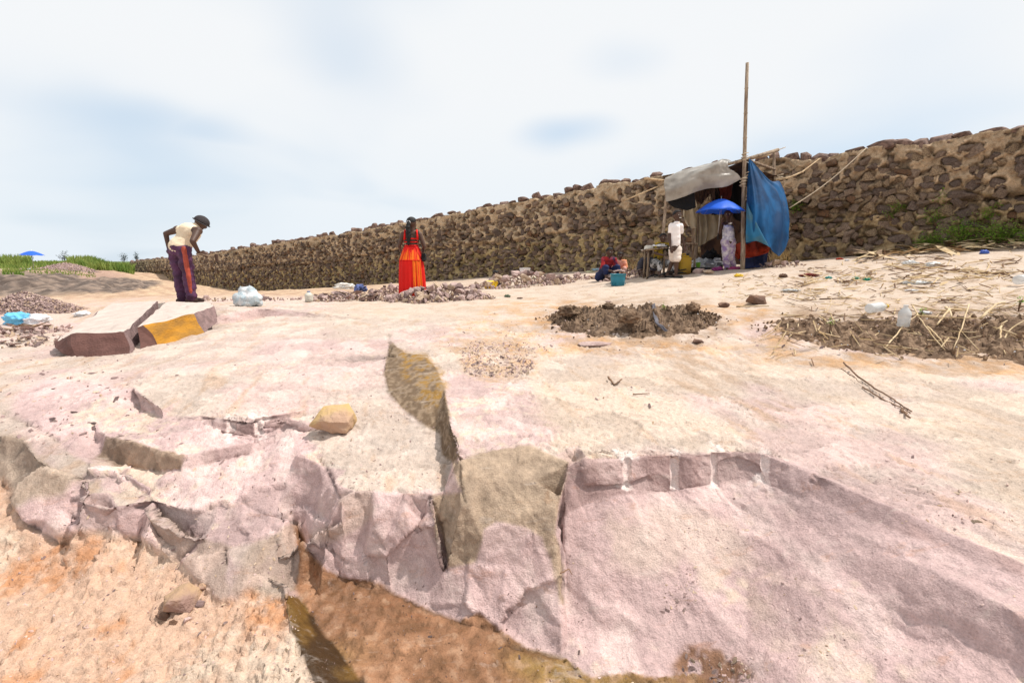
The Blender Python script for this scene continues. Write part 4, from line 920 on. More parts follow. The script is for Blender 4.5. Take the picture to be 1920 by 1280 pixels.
# chips everywhere on the rock, denser where the photograph has them
def chips():
    r = random.Random(77); hp = Heap(); n_obj = 0
    zones = [((0, 650, 260, 830), 420, .028, .5), ((260, 640, 720, 930), 330, .015, .5), ((865, 640, 1005, 706), 1500, .022, .35), ((1040, 720, 1260, 800), 60, .016, .6), ((1200, 985, 1420, 1030), 70, .009, .4), ((1240, 1060, 1310, 1150), 170, .010, .4),
             ((1380, 1090, 1640, 1260), 120, .008, .5), ((1660, 850, 1920, 1000), 60, .014, .5), ((0, 960, 560, 1280), 1500, .011, .3), ((555, 1090, 1100, 1280), 650, .009, .3), ((900, 560, 1920, 660), 500, .03, .5), ((1280, 1230, 1420, 1280), 160, .013, .4),
             ((640, 760, 860, 915), 170, .012, .5), ((180, 860, 620, 1040), 260, .011, .5), ((540, 960, 600, 1060), 90, .010, .4), ((1000, 500, 1500, 560), 260, .03, .5), ((820, 600, 1060, 660), 300, .018, .4), ((1040, 640, 1920, 1280), 330, .007, .5), ((100, 560, 900, 640), 160, .02, .5)]
    for (x0, y0, x1, y1), n, s, al in zones:
        for _ in range(n):
            px, py = r.uniform(x0, x1), r.uniform(y0, y1)
            if (x0, y0) == (865, 640):
                if abs((px-935)/70)**2+abs((py-672)/36)**2 > 1+.4*r.random(): continue
            if noisev((px*.012, py*.018, 0), 1.0, 3) < r.uniform(-.5, .35) and n > 100 and (x0, y0) != (865, 640): continue
            g = G(px, py)
            if g is None: continue
            nn = gn(g.x, g.y)
            if nn.z < .55: continue
            t = s*r.choice((.35, .5, .6, .8, 1.0, 1.5))*r.uniform(.7, 1.3)
            wpx = t*FPX/g.length; k = r.randrange(6)
            if (x0, y0) in ((0, 650), (260, 640), (640, 760), (180, 860)) and r.random() < .6: k = 2
            if wpx > 8.5 and n_obj < 235:
                n_obj += 1
                if (x0, y0) == (555, 1090): k = 2
                lb, gr = ('thin stone flake lying loose on the pale rock left of the dark fissure', 'flakes on the left rock') if px < 840 and py < 940 else (('small stone chip lying loose in the orange dirt or mud', 'chips in the dirt and mud') if py > 940 and px < 1100 else ('small stone flake lying loose on the pale rock right of the dark fissure', 'flakes on the right rock'))
                place(fprotos[k], g+nn*t*.05, rrot(r, .25, nn), (t*1.3, t*.9, t), 'stone_flake', ('tan ' if k % 4 == 1 else ('dark ' if k % 4 == 2 else 'pinkish '))+lb, 'stone chip', gr)
            elif (x0, y0) == (555, 1090): k = r.randrange(8); hp.add(pg[k], xf(g+nn*t*.1, rrot(r, 3), (t*.9, t*.7, t*.5)), 2 if r.random() < .35 else (4 if r.random() < .93 else 0))
            elif r.random() < .7: hp.add(fg[k], xf(g+nn*t*.05, rrot(r, .3, nn), (t*1.3, t*.9, t)), k % 4)
            else: k = r.randrange(8); hp.add(pg[k], xf(g+nn*t*.1, rrot(r, 3), (t*.7, t*.6, t*.5)), k % 4)
    tag(hp.build('stone_chips', mats_r+[m_brownrock]), 'tiny stone chips strewn over the rock and dirt', kind='stuff')
chips()
# ------------------------------------------------------------ the shelter
m_bam = M('weathered bamboo', (.46, .36, .26), .8, .4, 9, .5, 40, col2=(.24, .17, .12), stretch=(3, 3, .6))
m_wood = M('grey wood', (.30, .22, .15), .85, .4, 6, .6, 30, col2=(.14, .09, .06), stretch=(4, 4, 1))
m_stick = M('dry stick', (.52, .38, .23), .85, .4, 8, .4, 40, col2=(.34, .23, .13))
m_blue = M('blue tarp', (.012, .13, .34), .55, .5, 1.7, .25, 14, col2=(.006, .055, .16), trans=.25)
m_blue2 = M('faded blue tarp', (.03, .21, .42), .6, .5, 2.2, .25, 14, col2=(.10, .22, .28), trans=.25)
m_plast = M('milky plastic sheet', (.60, .56, .50), .35, .25, 3, .25, 16, alpha=.80, trans=.3, col2=(.44, .40, .35))
m_black = M('black cloth', (.012, .011, .012), .9, .2, 4, .2)
m_brown = M('brown old tarp', (.10, .055, .035), .85, .4, 4, .4, col2=(.04, .022, .018))
m_cream = M('cream cloth', (.66, .56, .40), .9, .2, 3, .3, 20, trans=.3)
m_red = M('orange red cloth', (.45, .05, .018), .85, .35, 4, .3)
m_navy = M('navy cloth', (.02, .03, .10), .85, .3, 4, .3)
m_rope = M('pale rope', (.62, .50, .36), .9, .2, 20, .3)
SH = D(1395, 506, 9.6)
root = thing('shelter', (SH.x, SH.y, SH.z), 'makeshift bamboo shelter hung with a blue tarp and a milky plastic sheet', 'shelter')
SHL = []
def sp(o): SHL.append(o); return o
def gD(px, d, up=0.0):   # point on the ground at the column px and distance d
    x = (px-960)/FPX*(d*math.cos(PITCH)); 
    for _ in range(4):
        z = gz(x, d); f = d*math.cos(PITCH)-(z-CAMZ)*math.sin(PITCH); x = (px-960)/FPX*f
    return Vector((x, d, z+up))
pf = gD(1393, 9.55, -.15); ptop = D(1401, 118, 9.55)
sp(bamboo('tall_pole', pf, ptop, .046, .030, m_bam, node=.42, bend=.004))
pl = gD(1236, 9.8, -.1); sp(bamboo('post', pl, D(1252, 338, 9.8), .034, .028, m_bam, node=.4))
pb = gD(1450, 11.3, -.1); sp(bamboo('post', pb, D(1452, 285, 11.3), .04, .032, m_wood, node=.6))
pb2 = gD(1300, 11.5, -.1); sp(bamboo('post', pb2, D(1300, 345, 11.5), .035, .03, m_wood, node=.6))
sp(bamboo('beam', D(1338, 316, 9.5), D(1460, 281, 9.75), .028, .036, m_bam, node=.5)); sp(bamboo('beam', D(1395, 300, 9.62), D(1444, 290, 9.9), .03, .02, m_stick, node=.3))
sp(bamboo('beam', D(1246, 342, 9.75), D(1362, 308, 9.6), .026, .026, m_bam, node=.5))
sp(bamboo('beam', D(1252, 342, 9.8), D(1302, 348, 11.5), .026, .026, m_wood)); sp(bamboo('beam', D(1400, 300, 9.6), D(1452, 318, 11.3), .028, .028, m_wood)); sp(bamboo('beam', D(1298, 350, 11.45), D(1462, 335, 11.3), .026, .026, m_wood))
for a, b, r_ in (((1208, 335, 9.8), (1252, 339, 9.8), .022), ((1168, 377, 9.9), (1246, 345, 9.8), .014), ((1455, 283, 9.8), (1473, 276, 9.8), .008), ((1460, 346, 11.0), (1482, 353, 11.0), .010)):
    sp(bamboo('stick', D(*a), D(*b), r_, r_*.8, m_stick, node=.5, bend=.01))
pp = [D(1454, 338, 10.9), D(1480, 333, 11.0), D(1505, 322, 11.2), D(1522, 309, 11.4), D(1536, 298, 11.55)]
sp(tube('bent_stick', pp, [.026, .024, .02, .016, .012], m_stick))
r1 = [D(1480, 390, 10.8).lerp(D(1625, 277, 11.1), t)+Vector((0, 0, -.10*math.sin(t*3.14))) for t in np.linspace(0, 1, 12)]
sp(tube('rope', r1, .011, m_rope, n=6))
for px_, py_, d_ in ((1396, 300, 9.55), (1402, 335, 9.55), (1393, 346, 9.5), (1462, 338, 11.1)):      # rag and cord lashings
    c = D(px_, py_, d_); sp(tube('lashing', [c+Vector((.062*math.cos(t*1.3), -.0+.062*math.sin(t*1.3), .012*t-.04)) for t in range(0, 15)], .008, m_rope, n=5))
def W3(u, v, amp, k, seed=0): return Vector((0, -1, .15))*amp*math.sin(u*k+seed+2*noisev((u*3, v*3, seed), 1))*1.0
# plastic sheet over the front beam
rowsP = [[D(1250, 341, 10.3), D(1292, 318, 10.4), D(1330, 306, 10.3), D(1362, 300, 10.1), D(1372, 304, 10.0)],
         [D(1246, 336, 9.70), D(1284, 318, 9.65), D(1318, 316, 9.6), D(1350, 304, 9.5), D(1365, 307, 9.45)],
         [D(1247, 356, 9.55), D(1284, 342, 9.42), D(1316, 330, 9.4), D(1350, 326, 9.35), D(1378, 322, 9.4)],
         [D(1249, 378, 9.6), D(1286, 368, 9.5), D(1322, 354, 9.5), D(1358, 351, 9.5), D(1389, 336, 9.5)]]
def foldP(u, v): return Vector((0, -1, .4))*(.05*math.sin((u*.8+v*.9)*9)*math.sin(math.pi*min(1, v*1.1+.05))+.035*noisev((u*5, v*4, 1))+.015*noisev((u*14, v*12, 5)))
sp(sheet('plastic_sheet', rowsP, m_plast, nu=64, nv=40, fold=foldP, thick=.003))
sp(sheet('roof_tarp', [[D(1250, 345, 9.72), D(1310, 330, 9.62), D(1395, 303, 9.62)], [D(1275, 352, 10.6), D(1350, 350, 10.5), D(1430, 322, 10.5)], [D(1300, 350, 11.45), D(1380, 352, 11.4), D(1458, 330, 11.3)]], m_brown, nu=30, nv=20, fold=lambda u, v: Vector((0, 0, .06*noisev((u*6, v*4, 2))))))
sp(sheet('black_tarp', [[D(1251, 377, 9.75), D(1276, 368, 9.75), D(1300, 355, 9.8)], [D(1258, 386, 9.75), D(1280, 382, 9.75), D(1303, 375, 9.8)], [D(1270, 391, 9.75), D(1288, 394, 9.75), D(1305, 389, 9.8)]], m_black, nu=20, nv=12, fold=lambda u, v: W3(u, v, .02, 9)))
sp(sheet('back_curtain', [[D(1330, 348, 10.6), D(1360, 345, 10.6), D(1395, 325, 10.4)], [D(1333, 375, 10.6), D(1362, 375, 10.6), D(1396, 370, 10.4)], [D(1334, 404, 10.6), D(1362, 402, 10.6), D(1397, 420, 10.4)]], m_black, nu=24, nv=14, fold=lambda u, v: W3(u, v, .04, 22)))
sp(sheet('rag', [[D(1298, 352, 10.4), D(1312, 350, 10.4), D(1334, 350, 10.4)], [D(1300, 366, 10.4), D(1312, 370, 10.4), D(1330, 364, 10.4)], [D(1306, 378, 10.4), D(1314, 384, 10.4), D(1322, 374, 10.4)]], m_brown, nu=20, nv=12, fold=lambda u, v: W3(u, v, .05, 20)))
sp(sheet('rag', [[D(1348, 350, 10.3), D(1358, 348, 10.3), D(1374, 345, 10.3)], [D(1349, 362, 10.3), D(1360, 364, 10.3), D(1372, 360, 10.3)], [D(1350, 370, 10.3), D(1360, 376, 10.3), D(1370, 372, 10.3)]], M('maroon rag', (.16, .03, .02), .9, .4), nu=16, nv=10, fold=lambda u, v: W3(u, v, .03, 16)))
def thatch():
    r = random.Random(4); h = Heap()
    for _ in range(90):
        a = D(r.uniform(1300, 1345), r.uniform(346, 354), r.uniform(9.9, 10.3)); L_ = r.uniform(.1, .34); b = a+Vector((r.uniform(-.06, .06), r.uniform(-.03, .03), -L_))
        g_ = ringmesh('t', tubegeo([a, a.lerp(b, .5)+Vector((r.uniform(-.02, .02), 0, 0)), b], [.006, .005, .002], 4)); h.add(geo(g_), Matrix.Identity(4))
    return h.build('straw_fringe', m_brown)
sp(tag(thatch(), kind='stuff'))
sp(sheet('cream_curtain', [[D(1281, 394, 10.9), D(1294, 392, 10.9), D(1308, 388, 10.9)], [D(1282, 410, 10.9), D(1296, 411, 10.9), D(1309, 408, 10.9)], [D(1290, 425, 10.85), D(1300, 428, 10.85), D(1310, 426, 10.85)]], m_cream, nu=24, nv=14, fold=lambda u, v: W3(u, v, .03, 12)))
sp(sheet('cream_curtain', [[D(1300, 372, 11.0), D(1312, 380, 11.0), D(1330, 390, 11.0), D(1352, 392, 11.0)], [D(1305, 400, 11), D(1316, 402, 11), D(1332, 404, 11), D(1352, 406, 11)], [D(1303, 430, 10.9), D(1316, 436, 10.9), D(1330, 438, 10.9), D(1349, 434, 10.9)], [D(1302, 462, 10.9), D(1310, 462, 10.9), D(1322, 456, 10.9), D(1345, 442, 10.9)]], m_cream, nu=40, nv=24, fold=lambda u, v: Vector((0, -1, .1))*(.05*math.sin(u*22-v*6)+.03*noisev((u*6, v*6, 2)))))
sp(bamboo('curtain_stick', D(1310, 390, 10.85), gD(1305, 10.85, .2), .02, .018, m_wood))
# blue tarp, folds run out from the knot at the pole
K = D(1404, 298, 9.55)
rowsB = [[D(1404, 299, 9.55), D(1405, 298, 9.56), D(1407, 299, 9.57), D(1409, 301, 9.58), D(1411, 303, 9.6)],
         [D(1401, 345, 9.5), D(1408, 340, 9.4), D(1420, 334, 9.5), D(1436, 336, 9.9), D(1444, 338, 10.2)],
         [D(1400, 395, 9.45), D(1412, 385, 9.2), D(1433, 374, 9.4), D(1458, 360, 10.1), D(1464, 341, 10.9)],
         [D(1399, 430, 9.5), D(1414, 425, 9.15), D(1440, 412, 9.3), D(1470, 396, 10.0), D(1477, 376, 10.8)],
         [D(1399, 447, 9.5), D(1416, 446, 9.2), D(1444, 446, 9.3), D(1474, 430, 9.9), D(1481, 412, 10.6)],
         [D(1399, 458, 9.55), D(1420, 452, 9.3), D(1443, 464, 9.35), D(1462, 480, 9.7), D(1480, 448, 10.4)]]
def foldB(u, v): return Vector((-.2, -1, .1))*((.012+.06*v)*math.sin(u*30+1.2*noisev((u*4, v*2, 1))*3)*(.4+.6*math.sin(math.pi*v))+.03*noisev((u*9, v*5, 3))*v)
sp(sheet('blue_tarp', rowsB, m_blue, nu=110, nv=70, fold=foldB))
sp(sheet('tarp_flap', [[D(1400, 380, 9.3), D(1401, 381, 9.28), D(1402, 384, 9.26)], [D(1399, 415, 9.3), D(1406, 412, 9.2), D(1414, 410, 9.15)], [D(1398, 440, 9.3), D(1412, 440, 9.15), D(1428, 436, 9.1)], [D(1398, 455, 9.35), D(1420, 452, 9.2), D(1444, 464, 9.2)]], m_blue2, nu=30, nv=30, fold=lambda u, v: Vector((-.2, -1, 0))*(.02*math.sin(u*14+v*3)*v)))
sp(sheet('red_cloth', [[D(1374, 462, 10.3), D(1395, 452, 10.2), D(1420, 452, 10.1), D(1446, 464, 10.2)], [D(1376, 474, 10.1), D(1396, 470, 9.95), D(1420, 468, 9.9), D(1444, 470, 10.1)], [D(1382, 486, 10.1), D(1398, 484, 9.95), D(1420, 480, 9.95), D(1440, 474, 10.1)]], m_red, nu=50, nv=20, fold=lambda u, v: W3(u, v, .05, 24)))
sp(sheet('navy_cloth', [[D(1384, 478, 10.4), D(1410, 474, 10.4), D(1442, 472, 10.5)], [gD(1388, 10.1, .1), gD(1412, 10.0, .12), gD(1438, 10.2, .1)], [gD(1392, 9.75, .02), gD(1415, 9.7, .02), gD(1436, 9.8, .02)]], m_navy, nu=40, nv=20, fold=lambda u, v: W3(u, v, .04, 18)))
sp(sheet('back_tarp', [[D(1310, 440, 11.6), D(1360, 400, 11.6), D(1450, 345, 11.5)], [D(1312, 470, 11.6), D(1370, 455, 11.6), D(1452, 430, 11.5)], [gD(1312, 11.6, .03), gD(1375, 11.6, .03), gD(1452, 11.5, .03)]], m_brown, nu=30, nv=20, fold=lambda u, v: W3(u, v, .06, 18)))
for o in SHL:
    o.parent = root; o.matrix_parent_inverse = Matrix.Translation(-Vector(root.location))

# ------------------------------------------------------------ things round the shelter
m_teal = M('teal plastic', (.006, .17, .25), .45, .15, 5, .1, spec=.5)
m_whitep = M('white plastic', (.72, .72, .74), .5, .1, 5, .1, spec=.5)
m_yel = M('yellow plastic', (.78, .50, .01), .45, .2, 5, .15, spec=.5)
m_oil = M('dirty yellow can', (.42, .25, .015), .5, .35, 4, .2, col2=(.28, .15, .02))
m_grn = M('lime plastic', (.30, .68, .08), .45, .1, 5, .1)
m_blk = M('black rubber', (.014, .014, .015), .6, .2, 6, .3)
def bucket(name, px, d, R, H, mat, label, handle=True, n=28):
    p = gD(px, d); t = thing(name, p, label, 'bucket'); th = .012
    o = lathe('bucket_body', [(R*.80, 0), (R*.84, .01), (R*.95, H*.75), (R*.95, H*.78), (R*1.0, H*.80), (R*1.0, H*.97), (R*1.06, H*.98), (R*1.06, H), (R*.98, H), (R*.93, H*.8), (R*.8, .02)], mat, t, n)
    for k in range(14):   # ribs under the rim
        a = k*6.283/14; boxm('rib', (R*.965*math.cos(a), R*.965*math.sin(a), H*.20), (.008, .02, H*.12), mat, t, rz=a, bev=0) if px == 1158 else None
    if handle: tube('handle', [Vector((R*1.03*math.cos(a), R*.5*math.sin(a)-R*.45, H*(.95-.30*math.sin(a)))) for a in np.linspace(0, math.pi, 12)], .004, m_whitep, t, 5)
    return t
bucket('bucket', 1158, 9.1, .155, .235, m_teal, 'teal plastic tub standing on the sand left of the shelter')
bucket('bucket', 984, 13.2, .15, .27, m_whitep, 'white plastic bucket on the rubble at the foot of the wall').location.z += .10
# yellow jerrycan lying, yellow can standing
def jerrycan(px, d, w, dp, h, mat, label, rz, tilt=0.0, up=0.0):
    p = gD(px, d, up); t = thing('jerrycan', p, label, 'jerrycan', rz=rz); t.rotation_euler = (0, tilt, rz)
    b = boxm('can_body', (0, 0, h*.46), (w, dp, h*.90), mat, t, bev=.03)
    boxm('shoulder', (0, 0, h*.93), (w*.7, dp*.72, h*.12), mat, t, bev=.025)
    tube('handle', [Vector((-w*.28, 0, h*.96)), Vector((-w*.2, 0, h*1.06)), Vector((w*.05, 0, h*1.08)), Vector((w*.12, 0, h*.97))], .014, mat, t, 7)
    lathe('cap', [(.024, 0), (.026, .01), (.026, .04), (.02, .045)], m_blk, t, 12, loc=(w*.30, 0, h*.98)); return t
jerrycan(1281, 9.75, .27, .20, .40, m_oil, 'dirty yellow oil can standing behind the boy in white', .3)
t = jerrycan(909, 11.3, .20, .16, .32, m_yel, 'bright yellow plastic can lying cut open beside the person crouching at the wall', .4, 1.45, .10)
# basin with lime cup
p = gD(1308, 9.9); t = thing('basin', p, 'wide black basin full of wet things beside the umbrella holder', 'basin')
lathe('basin_body', [(.17, 0), (.19, .01), (.25, .10), (.26, .105), (.26, .115), (.235, .112), (.18, .03), (.05, .02)], m_blk, t, 28)
o = lathe('lime_cup', [(.035, 0), (.05, .12), (.053, .12), (.045, .115), (.032, .01)], m_grn, None, 16); o.location = p+Vector((0, .0, .10)); tag(o, 'lime green plastic cup standing in the black basin', 'cup')
m_clear = M('clear plastic', (.78, .80, .80), .25, .15, 8, .5, 30, alpha=.62, spec=.6)
for i, (px, d, s, m_, lb) in enumerate([(1318, 10.6, (.50, .35, .34), m_clear, 'crumpled clear plastic bag heaped behind the black basin'), (1338, 10.4, (.40, .3, .30), M('grey cloth', (.25, .25, .27), .9, .4), 'grey cloth bundle between basin and umbrella holder'), (1331, 10.9, (.45, .35, .5), m_black, 'dark bundle behind the umbrella holder'),
                                       (1346, 9.95, (.22, .2, .10), M('purple cloth', (.30, .05, .18), .9, .3), 'magenta rag on the ground at the feet of the umbrella holder'), (1378, 9.85, (.30, .2, .08), M('magenta cloth', (.35, .05, .15), .9, .3), 'magenta rag beside the base of the tall pole')]):
    p = gD(px, d); o = lumpy('bundle', (0, 0, s[2]*.30), s, m_, None, 20+i, .5, 4, 2.6); o.location = p; tag(o, lb, 'bundle')
boulder('stone_block', 1225, 516, (.30, .26, .27), m_tanrock, 'large tan stone block under the plank table', 91, blocky=.6)
boulder('stone_block', 1312, 513, (.24, .18, .13), m_pinkrock, 'pale stone in front of the black basin, on its left', 92, blocky=.6)
boulder('stone_block', 1331, 514, (.26, .18, .11), m_tanrock, 'pale flat stone in front of the black basin, on its right', 93, blocky=.6)
boulder('stone_block', 1465, 497, (.36, .2, .10), m_tanrock, 'flat tan stone lying right of the hanging blue tarp', 94, blocky=.7)
def table(a, b, d0, h, label, cat='table'):
    p0, p1 = gD(a, d0), gD(b, d0); t = thing('plank_table', p0.lerp(p1, .5), label, cat); c = t.location; w = (p1-p0).length
    for k in range(3): boxm('plank', (0, -.14+.14*k, h), (w, .13, .035), m_wood, t, rot=Matrix.Rotation(-.12, 3, 'Y').to_euler().to_quaternion() if a < 1260 else None, jit=.01)
    for x_ in (-w*.42, w*.42):
        for y_ in (-.13, .13): tube('leg', [Vector((x_, y_, -.1)), Vector((x_*.97, y_, h*.96))], [.026, .022], m_wood, t, 7)
    return t
table(1207, 1243, 9.85, .60, 'low grey plank table with a white rag on it, left of the boy in white')
table(1280, 1298, 10.3, .62, 'narrow dark plank table behind the right arm of the boy in white')
o = lumpy('bundle', (0, 0, 0), (.30, .18, .07), m_whitep, None, 77, .5, 3); o.location = gD(1234, 9.75, .66); tag(o, 'white rag lying on the low plank table', 'cloth')
# blue umbrella held up, and the far one
m_umb = M('blue umbrella cloth', (.05, .22, .92), .5, .10, 3, .1, trans=.45)
m_metal = M('steel', (.55, .55, .57), .35, .1, 5, 0, metal=.8)
def umbrella(loc, R, H, label, tilt, pole, handle=True, n=8):
    t = thing('umbrella', loc, label, 'umbrella'); t.rotation_euler = tilt
    vs = [Vector((0, 0, H))]; nr, na = 8, n*6; fs = []
    for i in range(1, nr+1):
        q = i/nr
        for j in range(na):
            a = j*6.283185/na; k = abs(math.cos(a*n/2)); sag = (1-k)*q*q
            rr = R*q*(1-.10*sag*1.3); vs.append(Vector((rr*math.cos(a), rr*math.sin(a), H*(1-q**1.55)+.04*R*sag)))
    for j in range(na): fs.append((0, 1+j, 1+(j+1) % na))
    for i in range(nr-1):
        for j in range(na): k = (j+1) % na; fs.append((1+i*na+j, 1+(i+1)*na+j, 1+(i+1)*na+k, 1+i*na+k))
    o = link('canopy', mesh('canopy', vs, fs, True), m_umb, t); q = o.modifiers.new('s', 'SOLIDIFY'); q.thickness = .003
    for j in range(n):
        a = j*6.283185/n; tube('rib', [Vector((R*qq*math.cos(a), R*qq*math.sin(a), H*(1-qq**1.55)-.008)) for qq in (0.02, .3, .55, .8, 1)], .003, m_metal, t, 4)
        tube('strut', [Vector((0, 0, H-R*.42)), Vector((R*.55*math.cos(a), R*.55*math.sin(a), H*.60-.01))], .002, m_metal, t, 4)
    tube('shaft', [Vector((0, 0, H+.05)), Vector((0, 0, -pole))], .006 if handle else .018, m_metal, t, 7)
    if handle: tube('handle', [Vector((0, 0, -pole)), Vector((0, 0, -pole-.10)), Vector((.02, 0, -pole-.13)), Vector((.045, 0, -pole-.12)), Vector((.05, 0, -pole-.09))], .011, m_blk, t, 7)
    return t
umbrella(D(1350, 397.5, 9.6), .475, .26, 'bright blue umbrella held up in front of the shelter', (.0, .02, .3), .42)
umbrella(gD(65, 40, 1.30), .82, .38, 'blue sun umbrella standing far off on the left bank', (0, .03, 0), 1.35, False)

t = thing('scrap_bars', gD(1255, 9.45), 'tangle of thin black bars and a sooty grate on the ground at the boy\'s feet', 'scrap metal')
_r = random.Random(3)
for k in range(9):
    a = Vector((_r.uniform(-.42, .1), _r.uniform(-.12, .2), _r.uniform(.02, .06))); b = a+Vector((_r.uniform(.25, .5), _r.uniform(-.1, .1), _r.uniform(-.02, .08))); a.z += gz(a.x+t.location.x, a.y+t.location.y)-t.location.z; b.z += gz(b.x+t.location.x, b.y+t.location.y)-t.location.z
    tube('bar', [a, a.lerp(b, .5)+Vector((0, 0, .03)), b], .012, m_blk, t, 6)
# ------------------------------------------------------------ people
m_skin = M('dark skin', (.085, .042, .027), .55, .2, 6, .15, 60, spec=.4)
m_hair = M('black hair', (.010, .008, .008), .6, .2, 20, .5, 60)
m_eye = M('eye white', (.7, .68, .64), .4, .05); m_teeth = M('teeth', (.8, .78, .72), .35, .05); m_lip = M('lips', (.12, .045, .04), .5, .1)
def capsule(bm, a, b, ra, rb, w=None, k=1.0, n=14, ends=4):
    t = (b-a); ln = t.length; t = t.normalized() if ln > 1e-6 else Vector((0, 0, 1)); u = (w-t*w.dot(t)).normalized() if w is not None else frame(t)[0]; v = t.cross(u)
    rings = []
    for i in range(ends+1):
        q = math.pi/2*(1-i/ends); rings.append((a-t*math.sin(q)*ra*min(k, 1), ra*math.cos(q)))
    for i in range(ends+1):
        q = math.pi/2*i/ends; rings.append((b+t*math.sin(q)*rb*min(k, 1), rb*math.cos(q)))
    prev = None
    for c, r_ in rings:
        r_ = max(r_, 1e-4); cur = [bm.verts.new(c+(u*math.cos(x)+v*math.sin(x)*k)*r_) for x in (2*math.pi*j/n for j in range(n))]
        if prev:
            for j in range(n): bm.faces.new((prev[j], prev[(j+1) % n], cur[(j+1) % n], cur[j]))
        else: bm.faces.new(cur[::-1])
        prev = cur
    bm.faces.new(prev)
def fuse(name, prims, vox, mat, parent, smooth=3, noise=0.0, nscale=12, cutoff=None):
    "join rounded limbs into one continuous skin"
    bm = bmesh.new()
    for p in prims: capsule(bm, *p)
    me = bpy.data.meshes.new(name); bm.to_mesh(me); bm.free(); o = bpy.data.objects.new('t', me); COL.objects.link(o)
    q = o.modifiers.new('r', 'REMESH'); q.mode = 'VOXEL'; q.voxel_size = vox; s = o.modifiers.new('s', 'SMOOTH'); s.iterations = smooth; s.factor = .5
    dg = bpy.context.evaluated_depsgraph_get(); m2 = bpy.data.meshes.new_from_object(o.evaluated_get(dg)); bpy.data.objects.remove(o)
    m2.name = name
    if noise:
        for v in m2.vertices:
            n = v.normal; d = noisev((v.co.x*.6, v.co.y*.6, v.co.z*1.6), nscale, 2)*noise+noisev((v.co.x, v.co.y, v.co.z*2), nscale*2.3, 4)*noise*.4; v.co = v.co+n*d
    m2.shade_smooth(); m2.materials.clear(); return link(name, m2, mat, parent)
def hand(prims, wrist, palm, tip, side, s=1.0):
    "palm and five bent fingers; side = direction of the thumb"
    d = (palm-wrist).normalized(); side = (side-d*side.dot(d)).normalized(); nrm = d.cross(side)
    pc = wrist+d*.075*s; prims.append((wrist, pc, .024*s, .036*s, side, .45))
    cur = (tip-palm).normalized()
    for i, L_ in enumerate((.066, .074, .070, .056)):
        b = pc+side*(.030-.020*i)*s+d*.012*s; m = b+(d*.75+cur*.35).normalized()*L_*.5*s; e = m+(d*.25+cur*.9).normalized()*L_*.5*s
        prims.append((b, m, .0095*s, .009*s)); prims.append((m, e, .009*s, .0075*s))
    b = wrist+d*.03*s+side*.03*s; m = b+(side*.8+d*.7).normalized()*.035*s; e = m+(d+cur*.4+side*.1).normalized()*.03*s
    prims.append((b, m, .011*s, .0105*s)); prims.append((m, e, .0105*s, .008*s))
def head(prims, c, up, fwd, s=1.0):
    up = up.normalized(); fwd = (fwd-up*fwd.dot(up)).normalized(); sd = up.cross(fwd)
    prims.append((c-fwd*.012*s+up*.02*s, c+fwd*.012*s+up*.02*s, .088*s, .080*s, sd, 1.15))      # skull
    prims.append((c-up*.045*s+fwd*.02*s, c-up*.068*s+fwd*.042*s, .062*s, .036*s, sd, .95))         # jaw
    prims.append((c+up*.012*s+fwd*.082*s, c-up*.022*s+fwd*.098*s, .009*s, .017*s, sd, .9))      # nose
    prims.append((c-up*.045*s+fwd*.076*s, c-up*.046*s+fwd*.078*s, .020*s, .020*s, sd, .6))      # mouth
    for q in (-1, 1): prims.append((c+sd*q*.084*s+up*.015*s, c+sd*q*.086*s-up*.022*s, .016*s, .012*s, fwd, .5))
    return c, up, fwd, sd, s
def facebits(h, parent, hair=True, smile=False):
    c, up, fwd, sd, s = h
    for q in (-1, 1):
        bm = bmesh.new(); capsule(bm, c+sd*q*.031*s+up*.012*s+fwd*.070*s, c+sd*q*.031*s+up*.012*s+fwd*.078*s, .0125*s, .010*s, n=10); me = bpy.data.meshes.new('eye'); bm.to_mesh(me); bm.free(); e = link('eye', me, m_eye, parent)
        bm = bmesh.new(); capsule(bm, c+sd*q*.031*s+up*.012*s+fwd*.084*s, c+sd*q*.031*s+up*.012*s+fwd*.086*s, .0055*s, .005*s, n=8); me = bpy.data.meshes.new('pupil'); bm.to_mesh(me); bm.free(); link('pupil', me, m_hair, e)
    bm = bmesh.new(); a = c-up*.046*s+fwd*.094*s; capsule(bm, a-sd*.020*s, a+sd*.020*s, .005*s if not smile else .008*s, .005*s if not smile else .008*s, w=up, k=.8, n=8); me = bpy.data.meshes.new('mouth'); bm.to_mesh(me); bm.free(); link('mouth', me, m_teeth if smile else m_lip, parent)
    if hair:
        bm = bmesh.new(); bmesh.ops.create_icosphere(bm, subdivisions=4, radius=1)
        bmesh.ops.delete(bm, geom=[v for v in bm.verts if v.co.z < -.15+.75*max(0, v.co.y) or (v.co.y > .45 and v.co.z < .55)], context='VERTS')
        for v in bm.verts: k = 1+.03*noisev(v.co, 14, 1); p = v.co*k; v.co = c+up*.026*s+(sd*p.x*.091+fwd*p.y*.107+up*p.z*.094)*s
        me = bpy.data.meshes.new('hair'); bm.to_mesh(me); bm.free(); me.shade_smooth(); o = link('hair', me, m_hair, parent); q = o.modifiers.new('s', 'SOLIDIFY'); q.thickness = .006; q.offset = 1
def limb(prims, *jr, k=1.0):
    for (a, ra), (b, rb) in zip(jr, jr[1:]): prims.append((a, b, ra, rb))
def person(name_label, loc): return thing('person', loc, name_label, 'person')
def rebase(root):
    bpy.context.view_layer.update()
    for o in bpy.data.objects:
        if o.parent == root and o.matrix_parent_inverse == Matrix.Identity(4): o.matrix_parent_inverse = Matrix.Translation(-Vector(root.location))
UP = Vector((0, 0, 1))

